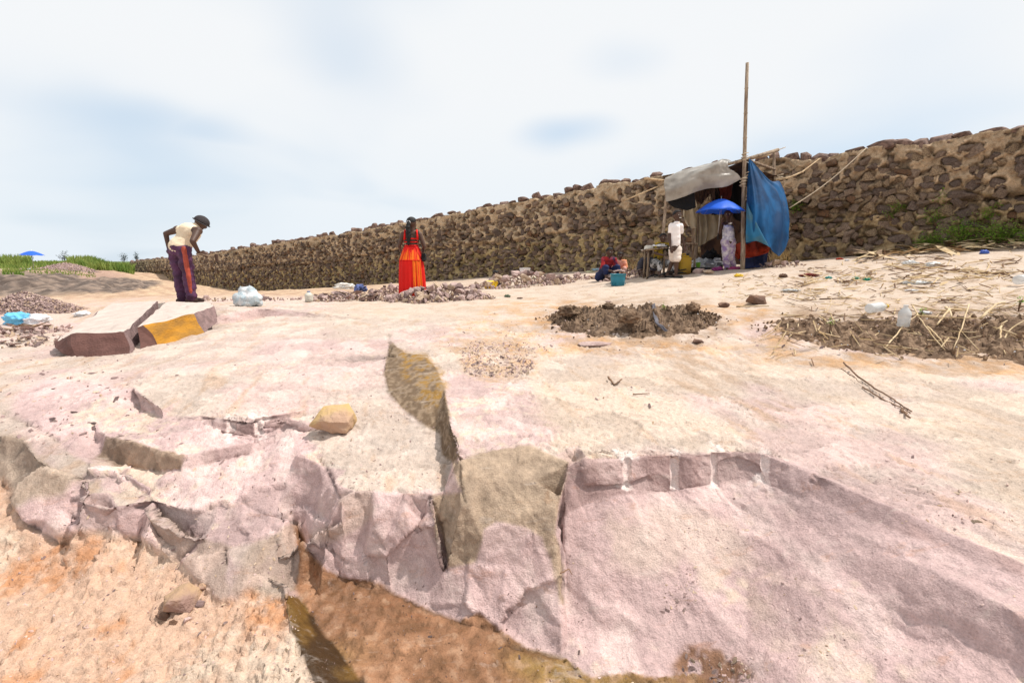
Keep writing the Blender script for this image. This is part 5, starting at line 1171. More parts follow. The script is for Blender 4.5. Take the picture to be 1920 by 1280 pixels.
# --- the man bending over his work on the slab
gm = D(345, 567, 8.0); gm.z = max(gz(gm.x, 8.0), gm.z-.02)
t = person('man in cream tank top and purple trousers bending over behind the ochre slab', gm)
d0 = 8.0
HIP = D(337, 466, d0); CH = D(356, 436, d0+.10); NK = D(367, 424, d0+.18); HD = D(376.5, 419, d0+.24)
SHL_, SHR = D(333, 431, d0+.12), D(371, 433, d0-.02)
hl, hr = D(328, 470, d0+.05), D(345, 471, d0-.05); kl, kr = D(336, 514, d0+.06), D(353, 514, d0-.06); al, ar = D(341, 557, d0+.02), D(359, 556, d0-.06)
el, hnl = D(311, 438, d0+.15), D(318, 474, d0+.12); er, hnr = D(361, 452, d0-.22), D(373, 474, d0-.02)
pr = []; fw = Vector((.75, .35, -.25)).normalized()
limb(pr, (HIP, .115), (HIP.lerp(CH, .5), .115), (CH, .14), (SHL_.lerp(SHR, .5), .12)); limb(pr, (SHL_.lerp(SHR, .5), .07), (NK, .056), (HD, .05))
limb(pr, (SHL_, .062), (el, .042), (hnl, .027)); limb(pr, (SHR, .064), (er, .045), (hnr, .028)); pr.append((SHL_, SHR, .072, .072))
hand(pr, hnl, hnl+Vector((.01, .0, -.08)), hnl+Vector((.06, .02, -.14)), Vector((.5, 1, 0)))
hand(pr, hnr, hnr+Vector((.07, .0, -.02)), hnr+Vector((.10, .04, -.08)), Vector((0, .3, 1)))
limb(pr, (hl, .085), (kl, .06), (al, .04)); limb(pr, (hr, .085), (kr, .06), (ar, .04))
h_ = head(pr, HD, Vector((.55, .1, .85)), Vector((.70, .45, -.55)), 1.0)
fuse('body', pr, .009, m_skin, t); facebits(h_, t, True)
m_purp = M('purple trousers', (.10, .032, .085), .6, .35, 5, .5, 14, col2=(.05, .016, .045)); m_orst = M('orange red stripe', (.40, .07, .04), .6, .3, 6, .4, 14)
pr = []; limb(pr, (hl, .112), (kl, .092), (al, .078), (al+UP*-.025, .075)); limb(pr, (hr, .115), (kr, .095), (ar, .08), (ar+UP*-.02, .078)); limb(pr, (hl, .12), (hr, .12)); limb(pr, (hl.lerp(hr, .5), .14), (HIP+Vector((.01, 0, .01)), .165))
fuse('trousers', pr, .014, m_purp, t, 2, .022, 9)
pr = []; o_ = Vector((.045, -.062, 0)); limb(pr, (hr+o_*1.35+UP*.05, .036), (hr.lerp(kr, .5)+o_*1.25, .040), (kr+o_*1.05, .036), (kr.lerp(ar, .5)+o_*.85, .034), (ar+o_*.75, .02)); fuse('trouser_stripe', pr, .009, m_orst, t, 2, .006, 10)
m_tank = M('cream tank top', (.80, .66, .48), .9, .12, 5, .3, 12)
pr = []; limb(pr, (HIP+Vector((.01, 0, .04)), .168), (HIP.lerp(CH, .55), .15), (CH, .168), (SHL_.lerp(SHR, .5), .135)); pr.append((SHL_.lerp(SHR, .18), SHL_.lerp(SHR, .78), .082, .082)); pr.append((NK.lerp(CH, .5), NK, .08, .066))
fuse('tank_top', pr, .013, m_tank, t, 3, .012, 8)
m_cap = M('dark grey cap', (.05, .042, .045), .8, .3, 10, .4)
c, up, fwd, sd, s = h_
bm = bmesh.new(); bmesh.ops.create_icosphere(bm, subdivisions=4, radius=1); bmesh.ops.delete(bm, geom=[v for v in bm.verts if v.co.z < -.02], context='VERTS')
for v in bm.verts: v.co = c+up*.035+(sd*v.co.x*.098+fwd*v.co.y*.118+up*v.co.z*.10)
me = bpy.data.meshes.new('cap'); bm.to_mesh(me); bm.free(); me.shade_smooth(); o = link('cap', me, m_cap, t); q = o.modifiers.new('s', 'SOLIDIFY'); q.thickness = .006
br = [c+up*.036+(sd*math.cos(a)*(.098+k*.022)+fwd*math.sin(a)*(.118+k*.028))-up*.014*k for k in (0, 1) for a in np.linspace(0, 2*math.pi, 28, endpoint=False)]
o = link('brim', mesh('brim', br, [(i, (i+1) % 28, 28+(i+1) % 28, 28+i) for i in range(28)], True), m_cap, o); q = o.modifiers.new('s', 'SOLIDIFY'); q.thickness = .006
m_shoe = M('dark brown shoe', (.07, .035, .03), .7, .3, 8, .3)
for a_, dr in ((al, Vector((.35, .25, 0))), (ar, Vector((.5, .3, 0)))):
    g_ = Vector((a_.x, a_.y, gz(a_.x, a_.y))); g_.z = max(g_.z, a_.z-.105); pr = []; dr = dr.normalized(); limb(pr, (g_+UP*.045-dr*.05, .045), (g_+UP*.042+dr*.06, .048), (g_+UP*.034+dr*.15, .036)); pr.append((g_+UP*.05, a_+UP*-.03, .05, .052)); fuse('shoe', pr, .009, m_shoe, t, 2)
rebase(t)
hm = thing('hammer', hnr+Vector((.05, -.02, -.045)), 'short stone hammer held in the right hand of the bending man', 'hammer')
hp_ = Vector((.05, -.02, -.02)); tube('handle', [Vector((-.07, -.02, .03)), Vector((.22, .05, -.03))], [.014, .012], m_wood, hm, 8); boxm('hammer_head', (.225, .05, -.035), (.045, .04, .12), M('rusty iron', (.12, .07, .05), .7, .3, metal=.4), hm, bev=.008)

# --- the woman in the red dress, seen from behind
d0 = 8.95
gw = D(772, 560, d0); gw.z = gz(gw.x, d0)
t = person('woman in a long red dress with an orange stripe, black ponytail, seen from behind', gw)
HD = D(771.8, 418.5, d0); NK = D(773, 431, d0); SL, SR = D(756, 439, d0), D(786, 439, d0); WA = D(772, 463, d0); HP = D(771, 480, d0)
pr = []; h_ = head(pr, HD, UP, Vector((.55, .85, -.05)), 1.0)
pr.append((NK+UP*-.02, HD+UP*-.03, .050, .048)); pr.append((SL, SR, .05, .05, None, 1.0)); pr.append((D(771, 446, d0), WA, .125, .105, Vector((1, 0, 0)), .66)); pr.append((WA, HP, .105, .15, Vector((1, 0, 0)), .72)); pr.append((D(763, 441, d0), D(780, 441, d0), .085, .085, UP, .8))
eL, eR = D(748.5, 461, d0+.02), D(796, 462, d0); wL, wR = D(753, 474, d0+.24), D(791, 475, d0+.22)
limb(pr, (SL, .052), (eL, .037), (wL, .026)); limb(pr, (SR, .052), (eR, .038), (wR, .026))
hand(pr, wL, wL+Vector((.05, .07, -.01)), wL+Vector((.1, .1, -.05)), Vector((.2, 0, 1)), .9); hand(pr, wR, wR+Vector((-.05, .07, -.01)), wR+Vector((-.1, .1, -.05)), Vector((-.2, 0, 1)), .9)
gl_ = gw
for q in (-1, 1): limb(pr, (HP+Vector((.07*q, 0, -.02)), .085), (gw+Vector((.07*q, 0, .46)), .06), (gw+Vector((.07*q, 0, .08)), .04), (gw+Vector((.07*q, .12, .03)), .03))
fuse('body', pr, .009, m_skin, t); facebits(h_, t, True)
# ponytail and hair
pr = []; limb(pr, (HD+Vector((-.03, -.10, .01)), .035), (HD+Vector((-.045, -.135, -.09)), .042), (D(766, 444, d0-.13), .047), (D(765.5, 458, d0-.14), .022)); fuse('ponytail', pr, .008, m_hair, t, 2, .010, 20)
tube('hair_tie', [HD+Vector((-.035, -.105, .0))+Vector((.036*math.cos(a), -.01, .036*math.sin(a))) for a in np.linspace(0, 6.28, 12)], .007, m_whitep, t, 6)
m_dred = M('red dress', (.68, .010, .006), .75, .15, 3, .2, 10); m_dor = M('orange panel', (.80, .14, .006), .75, .12, 3, .2, 10)
def skirt(name, z0, z1, rx0, rx1, mat, k, amp0, amp1, a0=0, a1=2*math.pi, off=0.0, cx0=0, cx1=0, n=120, nz_=26):
    vs = []; full = abs(a1-a0-2*math.pi) < .01
    for i in range(nz_+1):
        q = i/nz_; z = z0+(z1-z0)*q; rx = rx0+(rx1-rx0)*(q**.8); am = amp0+(amp1-amp0)*q
        for j in range(n+(0 if full else 1)):
            a = a0+(a1-a0)*j/n; pl = am*(math.sin(a*k)+.5*math.sin(a*k*1.7+1.3)+.35*math.sin(a*k*.43+q*2)); rr = rx+pl+off
            vs.append(Vector((HP.x+cx0+(cx1-cx0)*q+rr*math.cos(a), d0+rr*.78*math.sin(a), z)))
    w = n+(0 if full else 1); fs = [(i*w+j, i*w+(j+1) % w, (i+1)*w+(j+1) % w, (i+1)*w+j) for i in range(nz_) for j in range(n)]
    o = link(name, mesh(name, vs, fs, True), mat, t); q = o.modifiers.new('s', 'SOLIDIFY'); q.thickness = .004; return o
zw, zt, zh = WA.z-.0, D(771, 488, d0).z, gw.z+.03
skirt('upper_skirt', zw, zt-.005, .135, .222, m_dred, 22, .002, .008, cx0=.012, cx1=0); skirt('lower_skirt', zt, zh, .222, .255, m_dred, 19, .006, .017, cx1=.0)
skirt('orange_panel', zw-.02, zt-.003, .135, .222, m_dor, 22, .002, .008, -math.pi*.96, -math.pi*.2, .0035, cx0=.012, n=50, nz_=14)
skirt('orange_panel', zt-.002, zh, .222, .255, m_dor, 19, .006, .017, -math.pi*.42, -math.pi*.19, .0045, n=30)
tube('seam', [Vector((HP.x+.232*math.cos(a), d0+.232*.78*math.sin(a), zt)) for a in np.linspace(0, 6.2832, 40)], .009, m_dred, t, 6)
pr = []; # bodice: band round the ribs and back straps
def band(nm, z, rx, h, ry=.70): 
    rings = [[Vector((HP.x+.012+(rx+b)*math.cos(a), d0+(rx*ry+b)*math.sin(a), z+dz)) for a in np.linspace(0, 2*math.pi, 40, endpoint=False)] for dz, b in ((-h/2, 0), (-h/2, .006), (h/2, .006), (h/2, 0))]
    link(nm, ringmesh(nm, rings, False), m_dred, t)
band('waist_band', D(771, 461, d0).z, .128, .035); band('back_band', D(771, 454, d0).z, .133, .022); band('bust_band', D(771, 448, d0).z, .142, .022)
for q, px_ in ((-1, 759), (1, 782)):
    tube('shoulder_strap', [D(px_+1.0*q, 450, d0-.10), D(px_, 440, d0-.105), D(px_-q*.5, 433.5, d0-.06), D(px_-q*.5, 432, d0+.0), D(px_, 437, d0+.09), D(px_, 447, d0+.10)], [.018, .020, .022, .02, .018, .018], m_dred, t, 8)
rebase(t)
bg = thing('handbag', D(795, 486, d0-.02), 'small black shoulder bag hanging at the right hip of the woman in red', 'handbag')
boxm('bag_body', (0, 0, .03), (.085, .12, .15), m_blk, bg, bev=.02); boxm('bag_flap', (.0, -.062, .07), (.07, .008, .08), m_black, bg, bev=.003)
tube('strap', [Vector((0, -.05, .10)), Vector((-.03, -.07, .25)), Vector((-.085, -.055, .50)), Vector((-.10, .02, .535)), Vector((-.06, .09, .40)), Vector((0, .05, .10))], .006, m_blk, bg, 6)

# --- the boy in white
d0 = 9.3
gb = D(1262, 519, d0); gb.z = gz(gb.x, d0)
dzb = gb.z-D(1262, 517, d0).z
t = person('smiling boy in a white polo shirt and white shorts standing beside the plank table', gb)
def J(px, py, d): p = D(px, py, d); p.z += dzb*max(0, min(1, (py-480)/37)); return p
HD = J(1269.5, 404.5, d0); fw = Vector((.45, -.9, 0)); SL, SR = J(1258.5, 423, d0+.03), J(1276.5, 423, d0-.02); HP = J(1266, 466, d0)
pr = []; h_ = head(pr, HD, UP, fw, .93); pr.append((J(1269, 418, d0), HD+UP*-.03, .042, .042)); pr.append((J(1267, 430, d0), J(1266, 455, d0), .085, .08)); pr.append((SL, SR, .042, .042)); pr.append((J(1266, 455, d0), HP, .085, .095))
eL, hL = J(1254.8, 446, d0), J(1257.5, 463, d0-.10); eR, hR = J(1279, 446, d0+.10), J(1283.5, 461, d0+.05)
limb(pr, (SL, .040), (eL, .030), (hL, .021)); limb(pr, (SR, .040), (eR, .030), (hR, .021))
hand(pr, hL, hL+Vector((.01, -.03, -.07)), hL+Vector((.03, -.02, -.12)), Vector((.6, -.5, 0)), .82); hand(pr, hR, hR+Vector((.02, 0, -.07)), hR+Vector((-.02, 0, -.12)), Vector((-1, 0, 0)), .82)
kf, af = J(1268.5, 490, d0-.08), J(1267.5, 511, d0-.04); kb, ab = J(1261, 489, d0+.06), J(1252, 509, d0+.12)
limb(pr, (HP+Vector((.05, -.02, -.02)), .075), (kf, .048), (af, .031)); limb(pr, (HP+Vector((-.05, .02, -.02)), .075), (kb, .048), (ab, .031))
for a_ in (af, ab):
    g_ = Vector((a_.x, a_.y, max(gz(a_.x, a_.y), a_.z-.09))); limb(pr, (a_, .031), (g_+UP*.03-fw*.02, .032), (g_+UP*.022+fw*.13, .026))
fuse('body', pr, .008, m_skin, t); facebits(h_, t, True, True)
m_wsh = M('white cotton', (.86, .80, .77), .9, .08, 5, .3, 14)
pr = []; pr.append((J(1267, 427, d0), J(1266, 458, d0), .093, .098)); pr.append((SL, SR, .052, .050)); limb(pr, (SL, .050), (SL.lerp(eL, .5), .046)); limb(pr, (SR, .050), (SR.lerp(eR, .5), .046)); pr.append((J(1268.5, 418, d0), J(1268, 424, d0), .052, .07))
fuse('polo_shirt', pr, .009, m_wsh, t, 3, .007, 12)
tube('collar', [J(1268.5, 418, d0)+Vector((.052*math.cos(a), .052*math.sin(a), .008*math.cos(a))) for a in np.linspace(0, 6.28, 16)], .012, m_wsh, t, 6)
pr = []; limb(pr, (HP+Vector((.045, -.02, -.01)), .082), (HP.lerp(kf, .78)+Vector((.01, -.01, 0)), .078)); limb(pr, (HP+Vector((-.045, .02, -.01)), .082), (HP.lerp(kb, .78), .078)); fuse('shorts', pr, .009, M('cream shorts', (.72, .62, .54), .9, .1, 5, .3, 14), t, 2, .008, 12)
for a_ in (af, ab):
    g_ = Vector((a_.x, a_.y, max(gz(a_.x, a_.y), a_.z-.09))); tube('sandal', [g_+UP*.008-fw*.05, g_+UP*.008+fw*.05, g_+UP*.008+fw*.155], [.035, .038, .036], m_blk, t, 8)
rebase(t)

# --- seated and crouching people: a general builder
def sitter(label, px, py_head, d, shirt, pants, hs=1.0, facing=Vector((0, -1, 0)), lean=.1, hair=True, arms=True, ground=None, seat=.25):
    HD = D(px, py_head, d); fwd = facing.normalized(); sd = UP.cross(fwd); g_ = ground if ground is not None else gz(HD.x, d)
    t = person(label, Vector((HD.x, d, g_))); pr = []
    h = head(pr, HD, (UP+fwd*.1), fwd-UP*.35, hs)
    NKp = HD-UP*.12*hs-fwd*.02; hipz = min(HD.z-.45*hs, max(g_+.10*hs, HD.z-.62*hs)); HPp = Vector((HD.x, HD.y, hipz))-fwd*(.10+lean)
    CHp = NKp.lerp(HPp, .3); pr.append((NKp, HD-UP*.03, .045*hs, .045*hs)); pr.append((CHp, HPp, .115*hs, .125*hs, sd, .8)); a, b = NKp-UP*.05*hs+sd*.145*hs, NKp-UP*.05*hs-sd*.145*hs; pr.append((a, b, .05*hs, .05*hs))
    sh = []; sh.append((CHp, HPp+UP*.02, .135*hs, .145*hs, sd, .85)); sh.append((a, b, .068*hs, .068*hs)); pt = [(HPp-UP*.02-sd*.08, HPp-UP*.02+sd*.08, .13*hs, .13*hs)]
    for q, s_ in ((1, a), (-1, b)):
        e = s_-UP*.22*hs+fwd*.06+sd*q*.05; w = e+fwd*.20*hs-UP*.04-sd*q*.10; limb(pr, (s_, .045*hs), (e, .036*hs), (w, .025*hs)); hand(pr, w, w+fwd*.07, w+fwd*.1-UP*.06, -sd*q, .9*hs); sh.append((s_, s_.lerp(e, .7), .06*hs, .055*hs))
        k = HPp+fwd*.36*hs+sd*q*.16*hs+UP*(.20*hs if hipz-g_ < .3 else -.02); an = Vector((k.x, k.y, 0))+fwd*.04; an.z = g_+.06; limb(pr, (HPp+sd*q*.08, .08*hs), (k, .055*hs), (an, .036*hs), (an+fwd*.13-UP*.03, .028*hs)); pt.append((HPp+sd*q*.08, k, .105*hs, .075*hs)); pt.append((k, k.lerp(an, .55), .075*hs, .066*hs))
    fuse('body', pr, .011, m_skin, t); facebits(h, t, hair); fuse('shirt', sh, .016, shirt, t, 2, .014, 10); fuse('trousers', pt, .016, pants, t, 2, .014, 10); rebase(t); return t, h
m_pat = M('black shirt yellow print', (.02, .025, .02), .85, .1, 9, .3, 20, col2=(.42, .28, .02)); m_bw = M('black and white print', (.55, .53, .52), .9, .1, 14, .3, 20, col2=(.03, .03, .03))
t1, h1 = sitter('small child in a black and yellow shirt sitting behind the boy in white', 1243, 446, 9.75, m_pat, m_bw, .82, Vector((.2, -1, 0)), .05)
m_dkc = M('charcoal cloth', (.06, .055, .07), .9, .3, 6, .3)
t2, h2 = sitter('person in a white hat and dark shirt sitting under the plank table side', 1216, 474, 10.5, m_dkc, m_dkc, .95, Vector((-.5, -1, 0)), .12)
c, up, fwd, sd, s = h2; m_straw = M('white straw hat', (.72, .66, .56), .9, .15, 20, .4)
o = lathe('hat', [(.175, 0), (.17, .012), (.10, .022), (.095, .09), (.06, .11), (.01, .112)], m_straw, t2, 28, loc=(0, 0, 0)); o.data.transform(Matrix.Translation(c-Vector(t2.location)+up*.055))
m_lil = M('lilac print blouse', (.34, .27, .36), .9, .2, 12, .3, 20, col2=(.12, .08, .14))
t3, h3 = sitter('person in a lilac blouse crouching over the stones at the wall foot, black hair', 930, 515, 12.3, m_lil, m_dkc, 1.0, Vector((.15, -1, -.1)), .22)
bm = bmesh.new(); c = h3[0]; pr = [(c+Vector((0, -.06, .03)), c+Vector((.0, -.12, -.16)), .095, .06)]; fuse('loose_hair', pr, .012, m_hair, t3, 2, .02, 14)
m_redp = M('red print dress', (.45, .03, .03), .9, .2, 8, .3, 20, col2=(.03, .02, .06))
t4, h4 = sitter('woman in a red and dark print sitting behind the teal tub', 1143, 473, 10.9, m_redp, m_navy, 1.0, Vector((.4, -1, 0)), .15)
m_org = M('orange pink cloth', (.80, .32, .16), .9, .2, 6, .3, 20, col2=(.85, .45, .38))
t5, h5 = sitter('small child in orange and pink sitting to the right of the woman in red print', 1163, 480, 11.1, m_org, m_org, .8, Vector((-.4, -1, 0)), .08)
# --- the one under the umbrella, in a white printed dungaree
d0 = 9.9
gu = D(1364, 507, d0); gu.z = gz(gu.x, d0)
t = person('person under the blue umbrella in a white dungaree and printed leggings, back half turned', gu)
HD = D(1366, 403, d0); SL, SR = D(1354, 421, d0), D(1375, 421, d0); HP = D(1366, 452, d0); pr = []; h_ = head(pr, HD, UP, Vector((-.5, -.8, -.2)), .95)
pr.append((D(1365, 416, d0), HD+UP*-.03, .043, .043)); pr.append((D(1365, 427, d0), HP, .10, .11)); pr.append((SL, SR, .045, .045))
eL, wL = D(1349, 437, d0-.12), D(1352, 419, d0-.26); eR, wR = D(1381, 438, d0), D(1378, 424, d0-.2)
limb(pr, (SL, .043), (eL, .033), (wL, .024)); limb(pr, (SR, .043), (eR, .033), (wR, .024)); hand(pr, wL, wL+Vector((0, -.02, .08)), wL+Vector((.02, -.06, .10)), Vector((1, 0, 0)), .85); hand(pr, wR, wR+Vector((-.05, -.03, .05)), wR+Vector((-.08, -.06, .04)), Vector((0, 0, 1)), .85)
k1, a1 = D(1361, 480, d0-.05), D(1363, 501, d0); k2, a2 = D(1370, 480, d0-.02), D(1374, 497, d0+.08)
for k_, a_, q in ((k1, a1, -1), (k2, a2, 1)): g_ = Vector((a_.x, a_.y, gz(a_.x, a_.y))); limb(pr, (HP+Vector((.05*q, 0, 0)), .08), (k_, .052), (a_, .034), (g_+UP*.03, .03), (g_+Vector((-.05, -.12, .024)), .025))
fuse('body', pr, .009, m_skin, t); facebits(h_, t, True)
m_dung = M('white printed cotton', (.74, .72, .76), .9, .15, 16, .3, 20, col2=(.42, .40, .52)); m_leg = M('printed leggings', (.66, .58, .58), .9, .15, 10, .3, 20, col2=(.30, .20, .38))
pr = []; pr.append((D(1365, 430, d0-.02), D(1366, 448, d0), .112, .122)); pr.append((D(1358, 424, d0-.04), D(1360, 430, d0-.04), .03, .05)); pr.append((D(1372, 424, d0-.04), D(1371, 430, d0-.04), .03, .05)); fuse('dungaree_top', pr, .010, m_dung, t, 2, .012, 12)
pr = []; 
for k_, a_, q in ((k1, a1, -1), (k2, a2, 1)): limb(pr, (HP+Vector((.05*q, 0, -.01)), .105), (k_, .078), (a_, .062))
fuse('leggings', pr, .014, m_leg, t, 2, .014, 12); rebase(t)
# ------------------------------------------------------------ soil heaps, straw, litter, plants
m_soil = M('dark soil', (.30, .20, .13), 1.0, .5, 12, 1.0, 30, col2=(.13, .08, .05)); m_soil2 = M('tan soil', (.38, .26, .17), 1.0, .5, 7, 1.0, 30, col2=(.14, .085, .05))
def soil_heap(pts, label, seed, hmul=1.0, n_clod=120, clod=.05):
    "pts: (px, front py, back py, height); a low ridge following them"
    r = random.Random(seed); A_ = [(G(a, f), G(a, b_), h) for a, f, b_, h in pts]; na, nb = 130, 34
    base = A_[len(A_)//2][0]; root = thing('soil_heap', base, label, 'soil heap'); c = Vector(base); vs = []
    for i in range(na+1):
        t = i/na*(len(A_)-1); k = min(int(t), len(A_)-2); u = t-k
        f = A_[k][0].lerp(A_[k+1][0], u); b = A_[k][1].lerp(A_[k+1][1], u); h = A_[k][2]*(1-u)+A_[k+1][2]*u
        for j in range(nb+1):
            v = j/nb; p = f.lerp(b, v); wob = noisev((p.x*3, p.y*3, seed), 1)*.10+noisev((p.x*13, p.y*9, seed), 1)*.07; p = p+Vector((0, wob, 0)); prof = math.sin(math.pi*min(1, v*1.02))**.65
            n = noisev((p.x*4, p.y*4, seed), 1)*.5+noisev((p.x*11, p.y*11, 2), 1)*.40+abs(noisev((p.x*26, p.y*26, 4), 1))*.35
            z = gz(p.x, p.y)-.03+h*.9*hmul*prof*max(.12, (.70+1.3*n))+prof*.02*noisev((p.x*60, p.y*60, 1), 1); vs.append(Vector((p.x, p.y, z))-c)
    fs = [(i*(nb+1)+j, (i+1)*(nb+1)+j, (i+1)*(nb+1)+j+1, i*(nb+1)+j+1) for i in range(na) for j in range(nb)]
    o = link('soil', mesh('soil', vs, fs, False), m_soil, root); hp = Heap(); cl = Heap()
    for _ in range(n_clod*9):
        p = vs[r.randrange(len(vs))].copy(); far = r.random() < .25
        if far: p += Vector((r.gauss(0, .12), r.gauss(0, .16), 0)); p.z = gz(p.x+c.x, p.y+c.y)-c.z
        s = clod*r.choice((.15, .2, .3, .5, .8))*r.uniform(.7, 1.4); k = r.randrange(8); hp.add(pg[k], xf(p+Vector((r.uniform(-.03, .03), r.uniform(-.03, .03), s*.2)), rrot(r, 3), (s*1.2, s, s*.8)), r.choice((0, 0, 1, 1, 2, 2, 3)) if s < clod*.45 else r.choice((0, 0, 1)))
    tag(hp.build('clods', [m_soil, m_soil2, m_pinkrock, m_whitep], root), kind='stuff'); return root, [v+c for v in vs]
h1_, hv1 = soil_heap([(1028, 606, 590, .03), (1060, 622, 582, .14), (1110, 634, 578, .16), (1180, 640, 576, .17), (1250, 636, 576, .17), (1310, 622, 582, .14), (1350, 608, 592, .03)], 'dark lumpy soil heap on the sand in front of the shelter', 3)
h2_, hv2 = soil_heap([(1430, 620, 606, .02), (1490, 640, 598, .09), (1560, 655, 596, .13), (1640, 664, 594, .13), (1720, 672, 594, .15), (1800, 676, 592, .14), (1880, 682, 590, .17), (1990, 690, 588, .18), (2100, 690, 590, .1)], 'long dark soil ridge covered in dry reeds at the right edge', 5)
# plastic strip and dark bag in the first heap
def strip(name, pp, w, mat, label, cat, up=.03):
    rows = [[p+Vector((-w/2, 0, up)) for p in pp], [p+Vector((w/2, 0, up)) for p in pp]]
    o = sheet(name, rows, mat, None, nu=30, nv=5, fold=lambda u, v: Vector((.02*noisev((u*9, v*3, 1)), 0, .025*noisev((u*8, v*2, 2)))), thick=.003); return tag(recenter(o), label, cat)
def top_of(px, py, up=.0):
    g = G(px, py); 
    return Vector((g.x, g.y, g.z+up))
m_strip = M('grey plastic strip', (.10, .09, .11), .4, .3, 8, .3, spec=.6)
strip('plastic_strip', [top_of(1224, 590, .10), top_of(1226, 602, .10), top_of(1230, 618, .06), top_of(1250, 632, .03)], .04, m_strip, 'grey plastic strip hanging down over the dark soil heap', 'litter')
for i, (px, py, s, up) in enumerate(((1067, 604, .20, .07), (1180, 622, .19, .09), (1298, 598, .13, .09), (1140, 600, .12, .13))):
    g = top_of(px, py); o = lumpy('soil_clod', (0, 0, s*.3+up), (s*1.2, s, s*.8), m_soil, None, 40+i, .45, 4, 3); o.location = g; tag(o, ('big dark clod at the left end of the soil heap', 'brown clod at the front middle of the soil heap', 'dark clod near the right end of the soil heap', 'small dark clod on the crest of the soil heap')[i], 'clod')
# dry reeds and sticks
m_reed = M('dry reed', (.56, .43, .27), .8, .3, 6, .3, 30, col2=(.48, .34, .18), stretch=(1, 1, 1)); m_reed2 = M('brown stalk', (.22, .13, .08), .85, .3, 8, .4)
def stick(pxs, rad, mat, label=None, cat='stick', group=None, up=0.02, name='dry_stalk', onheap=False, wob=.01, seed=0):
    r = random.Random(seed); pts = []
    for q in pxs:
        g = G(q[0], q[1]); pts.append(g+Vector((0, 0, (q[2] if len(q) > 2 else up))))
    out = []
    for a, b in zip(pts, pts[1:]):
        for k in range(5): out.append(a.lerp(b, k/5)+Vector((r.uniform(-wob, wob), r.uniform(-wob, wob), r.uniform(-wob, wob)*.4)))
    out.append(pts[-1]); n = len(out); o = tube(name, out, [rad*(1.1-.6*i/n) for i in range(n)], mat, None, 6)
    o = recenter(o)
    if label: tag(o, label, cat, group)
    return o
def twig():
    t = thing('forked_twig', G(1640, 735), 'long forked dead twig lying on the bare rock at right', 'twig'); 
    for i, (pp, rd) in enumerate((([(1580, 691, .05), (1610, 712, .02), (1640, 732, .015), (1675, 752, .01), (1709, 775, .012)], .0062), ([(1578, 704, .05), (1600, 712, .02), (1617, 724, .015)], .0028), ([(1617, 728, .012), (1650, 748, .008), (1685, 764, .008), (1706, 777, .01)], .0048))):
        o = stick(pp, rd, m_reed2, name='stem' if i == 0 else 'branch', wob=.006, seed=i); o.parent = t; o.matrix_parent_inverse = Matrix.Translation(-Vector(t.location))
twig()
GR = 'dry stalks lying on the soil ridge'
lbl = 'pale dry stalk lying across the dark soil ridge at right'
for i, pp in enumerate([[(1640, 654, .05), (1700, 662, .05), (1790, 670, .03)], [(1708, 600, .16), (1728, 640, .16), (1770, 668, .06)], [(1705, 590, .12), (1760, 600, .10), (1860, 600, .10)], [(1770, 600, .14), (1775, 612, .18), (1752, 640, .17)], [(1812, 598, .16), (1800, 640, .18), (1786, 665, .06)],
                        [(1712, 626, .19), (1770, 632, .20), (1832, 634, .20)], [(1832, 634, .20), (1860, 606, .2), (1882, 580, .08)], [(1660, 660, .05), (1690, 635, .13), (1715, 624, .2)], [(1868, 664, .06), (1890, 645, .15), (1930, 630, .2)], [(1858, 640, .14), (1900, 655, .14), (1950, 660, .1)], [(1872, 640, .15), (1870, 656, .1), (1884, 672, .04)],
                        [(1535, 604, .07), (1550, 620, .10), (1558, 640, .07)], [(1556, 600, .08), (1560, 616, .1), (1565, 635, .07)], [(1800, 595, .08), (1776, 605, .15), (1778, 628, .19)], [(1735, 640, .15), (1760, 655, .1), (1775, 668, .03)], [(1760, 590, .05), (1820, 585, .03), (1870, 592, .03)]]):
    LB = ['longest pale stalk at the front foot of the soil ridge', 'pale stalk sloping down to the right just beside the standing bottle', 'pale stalk along the back of the soil ridge right of the bottles', 'broad pale stalk crossing the ridge in the middle', 'thin upright pale stalk in the ridge right of the middle', 'level pale stalk across the middle of the soil ridge', 'broad pale stalk rising to the upper right of the ridge', 'pale stalk bent at the left of the standing bottle', 'pale stalk rising toward the right picture edge', 'level pale stalk at the right picture edge', 'short steep stalk low at the right end of the ridge', 'short pale stalk at the left end of the soil ridge', 'second short stalk at the left end of the soil ridge', 'broad bent stalk behind the middle of the ridge', 'short slanting stalk in front of the standing bottle', 'thin pale stalk on the sand just above the ridge']
    stick([(q[0], q[1], q[2]*.9) for q in pp], .0065 if i not in (3, 6, 13) else .012, m_reed, LB[i], 'stalk', GR, seed=i, wob=.005)
stick([(1690, 771, .01), (1706, 788-2, .01)], .008, m_reed2, 'short dark twig end below the forked twig', 'twig')
stick([(1140, 714, .03), (1152, 724, .01), (1166, 718, .03)], .008, m_reed2, 'small curled dark twig on the bare rock in the middle', 'twig', wob=.004)
stick([(1186, 742, .01), (1218, 740, .01)], .004, m_reed2, 'thin straight twig right of the curled twig', 'twig', wob=.003)
stick([(1380, 576, .01), (1442, 575, .01)], .009, m_reed, 'thin stick lying on sand before the blocky brown lump', 'stick', wob=.006)
stick([(1536, 562, .01), (1598, 560, .01)], .008, m_reed2, 'thin brown stick on the open sand at right', 'stick', wob=.006)
stick([(1765, 563, .01), (1790, 565, .01)], .010, m_reed2, 'short dark stick on the sand near the right edge', 'stick', wob=.004)
stick([(1656, 487, .0), (1657, 466, .0)][:1]+[(1657, 487, .22)], .008, m_reed2, 'thin upright twig stuck in the sand', 'twig', wob=.004)
stick([(1050, 1098, .06), (1066, 1090, .06), (1072, 1096, .05)], .003, m_reed2, 'tiny bent twig caught on the block edge', 'twig', wob=.002)
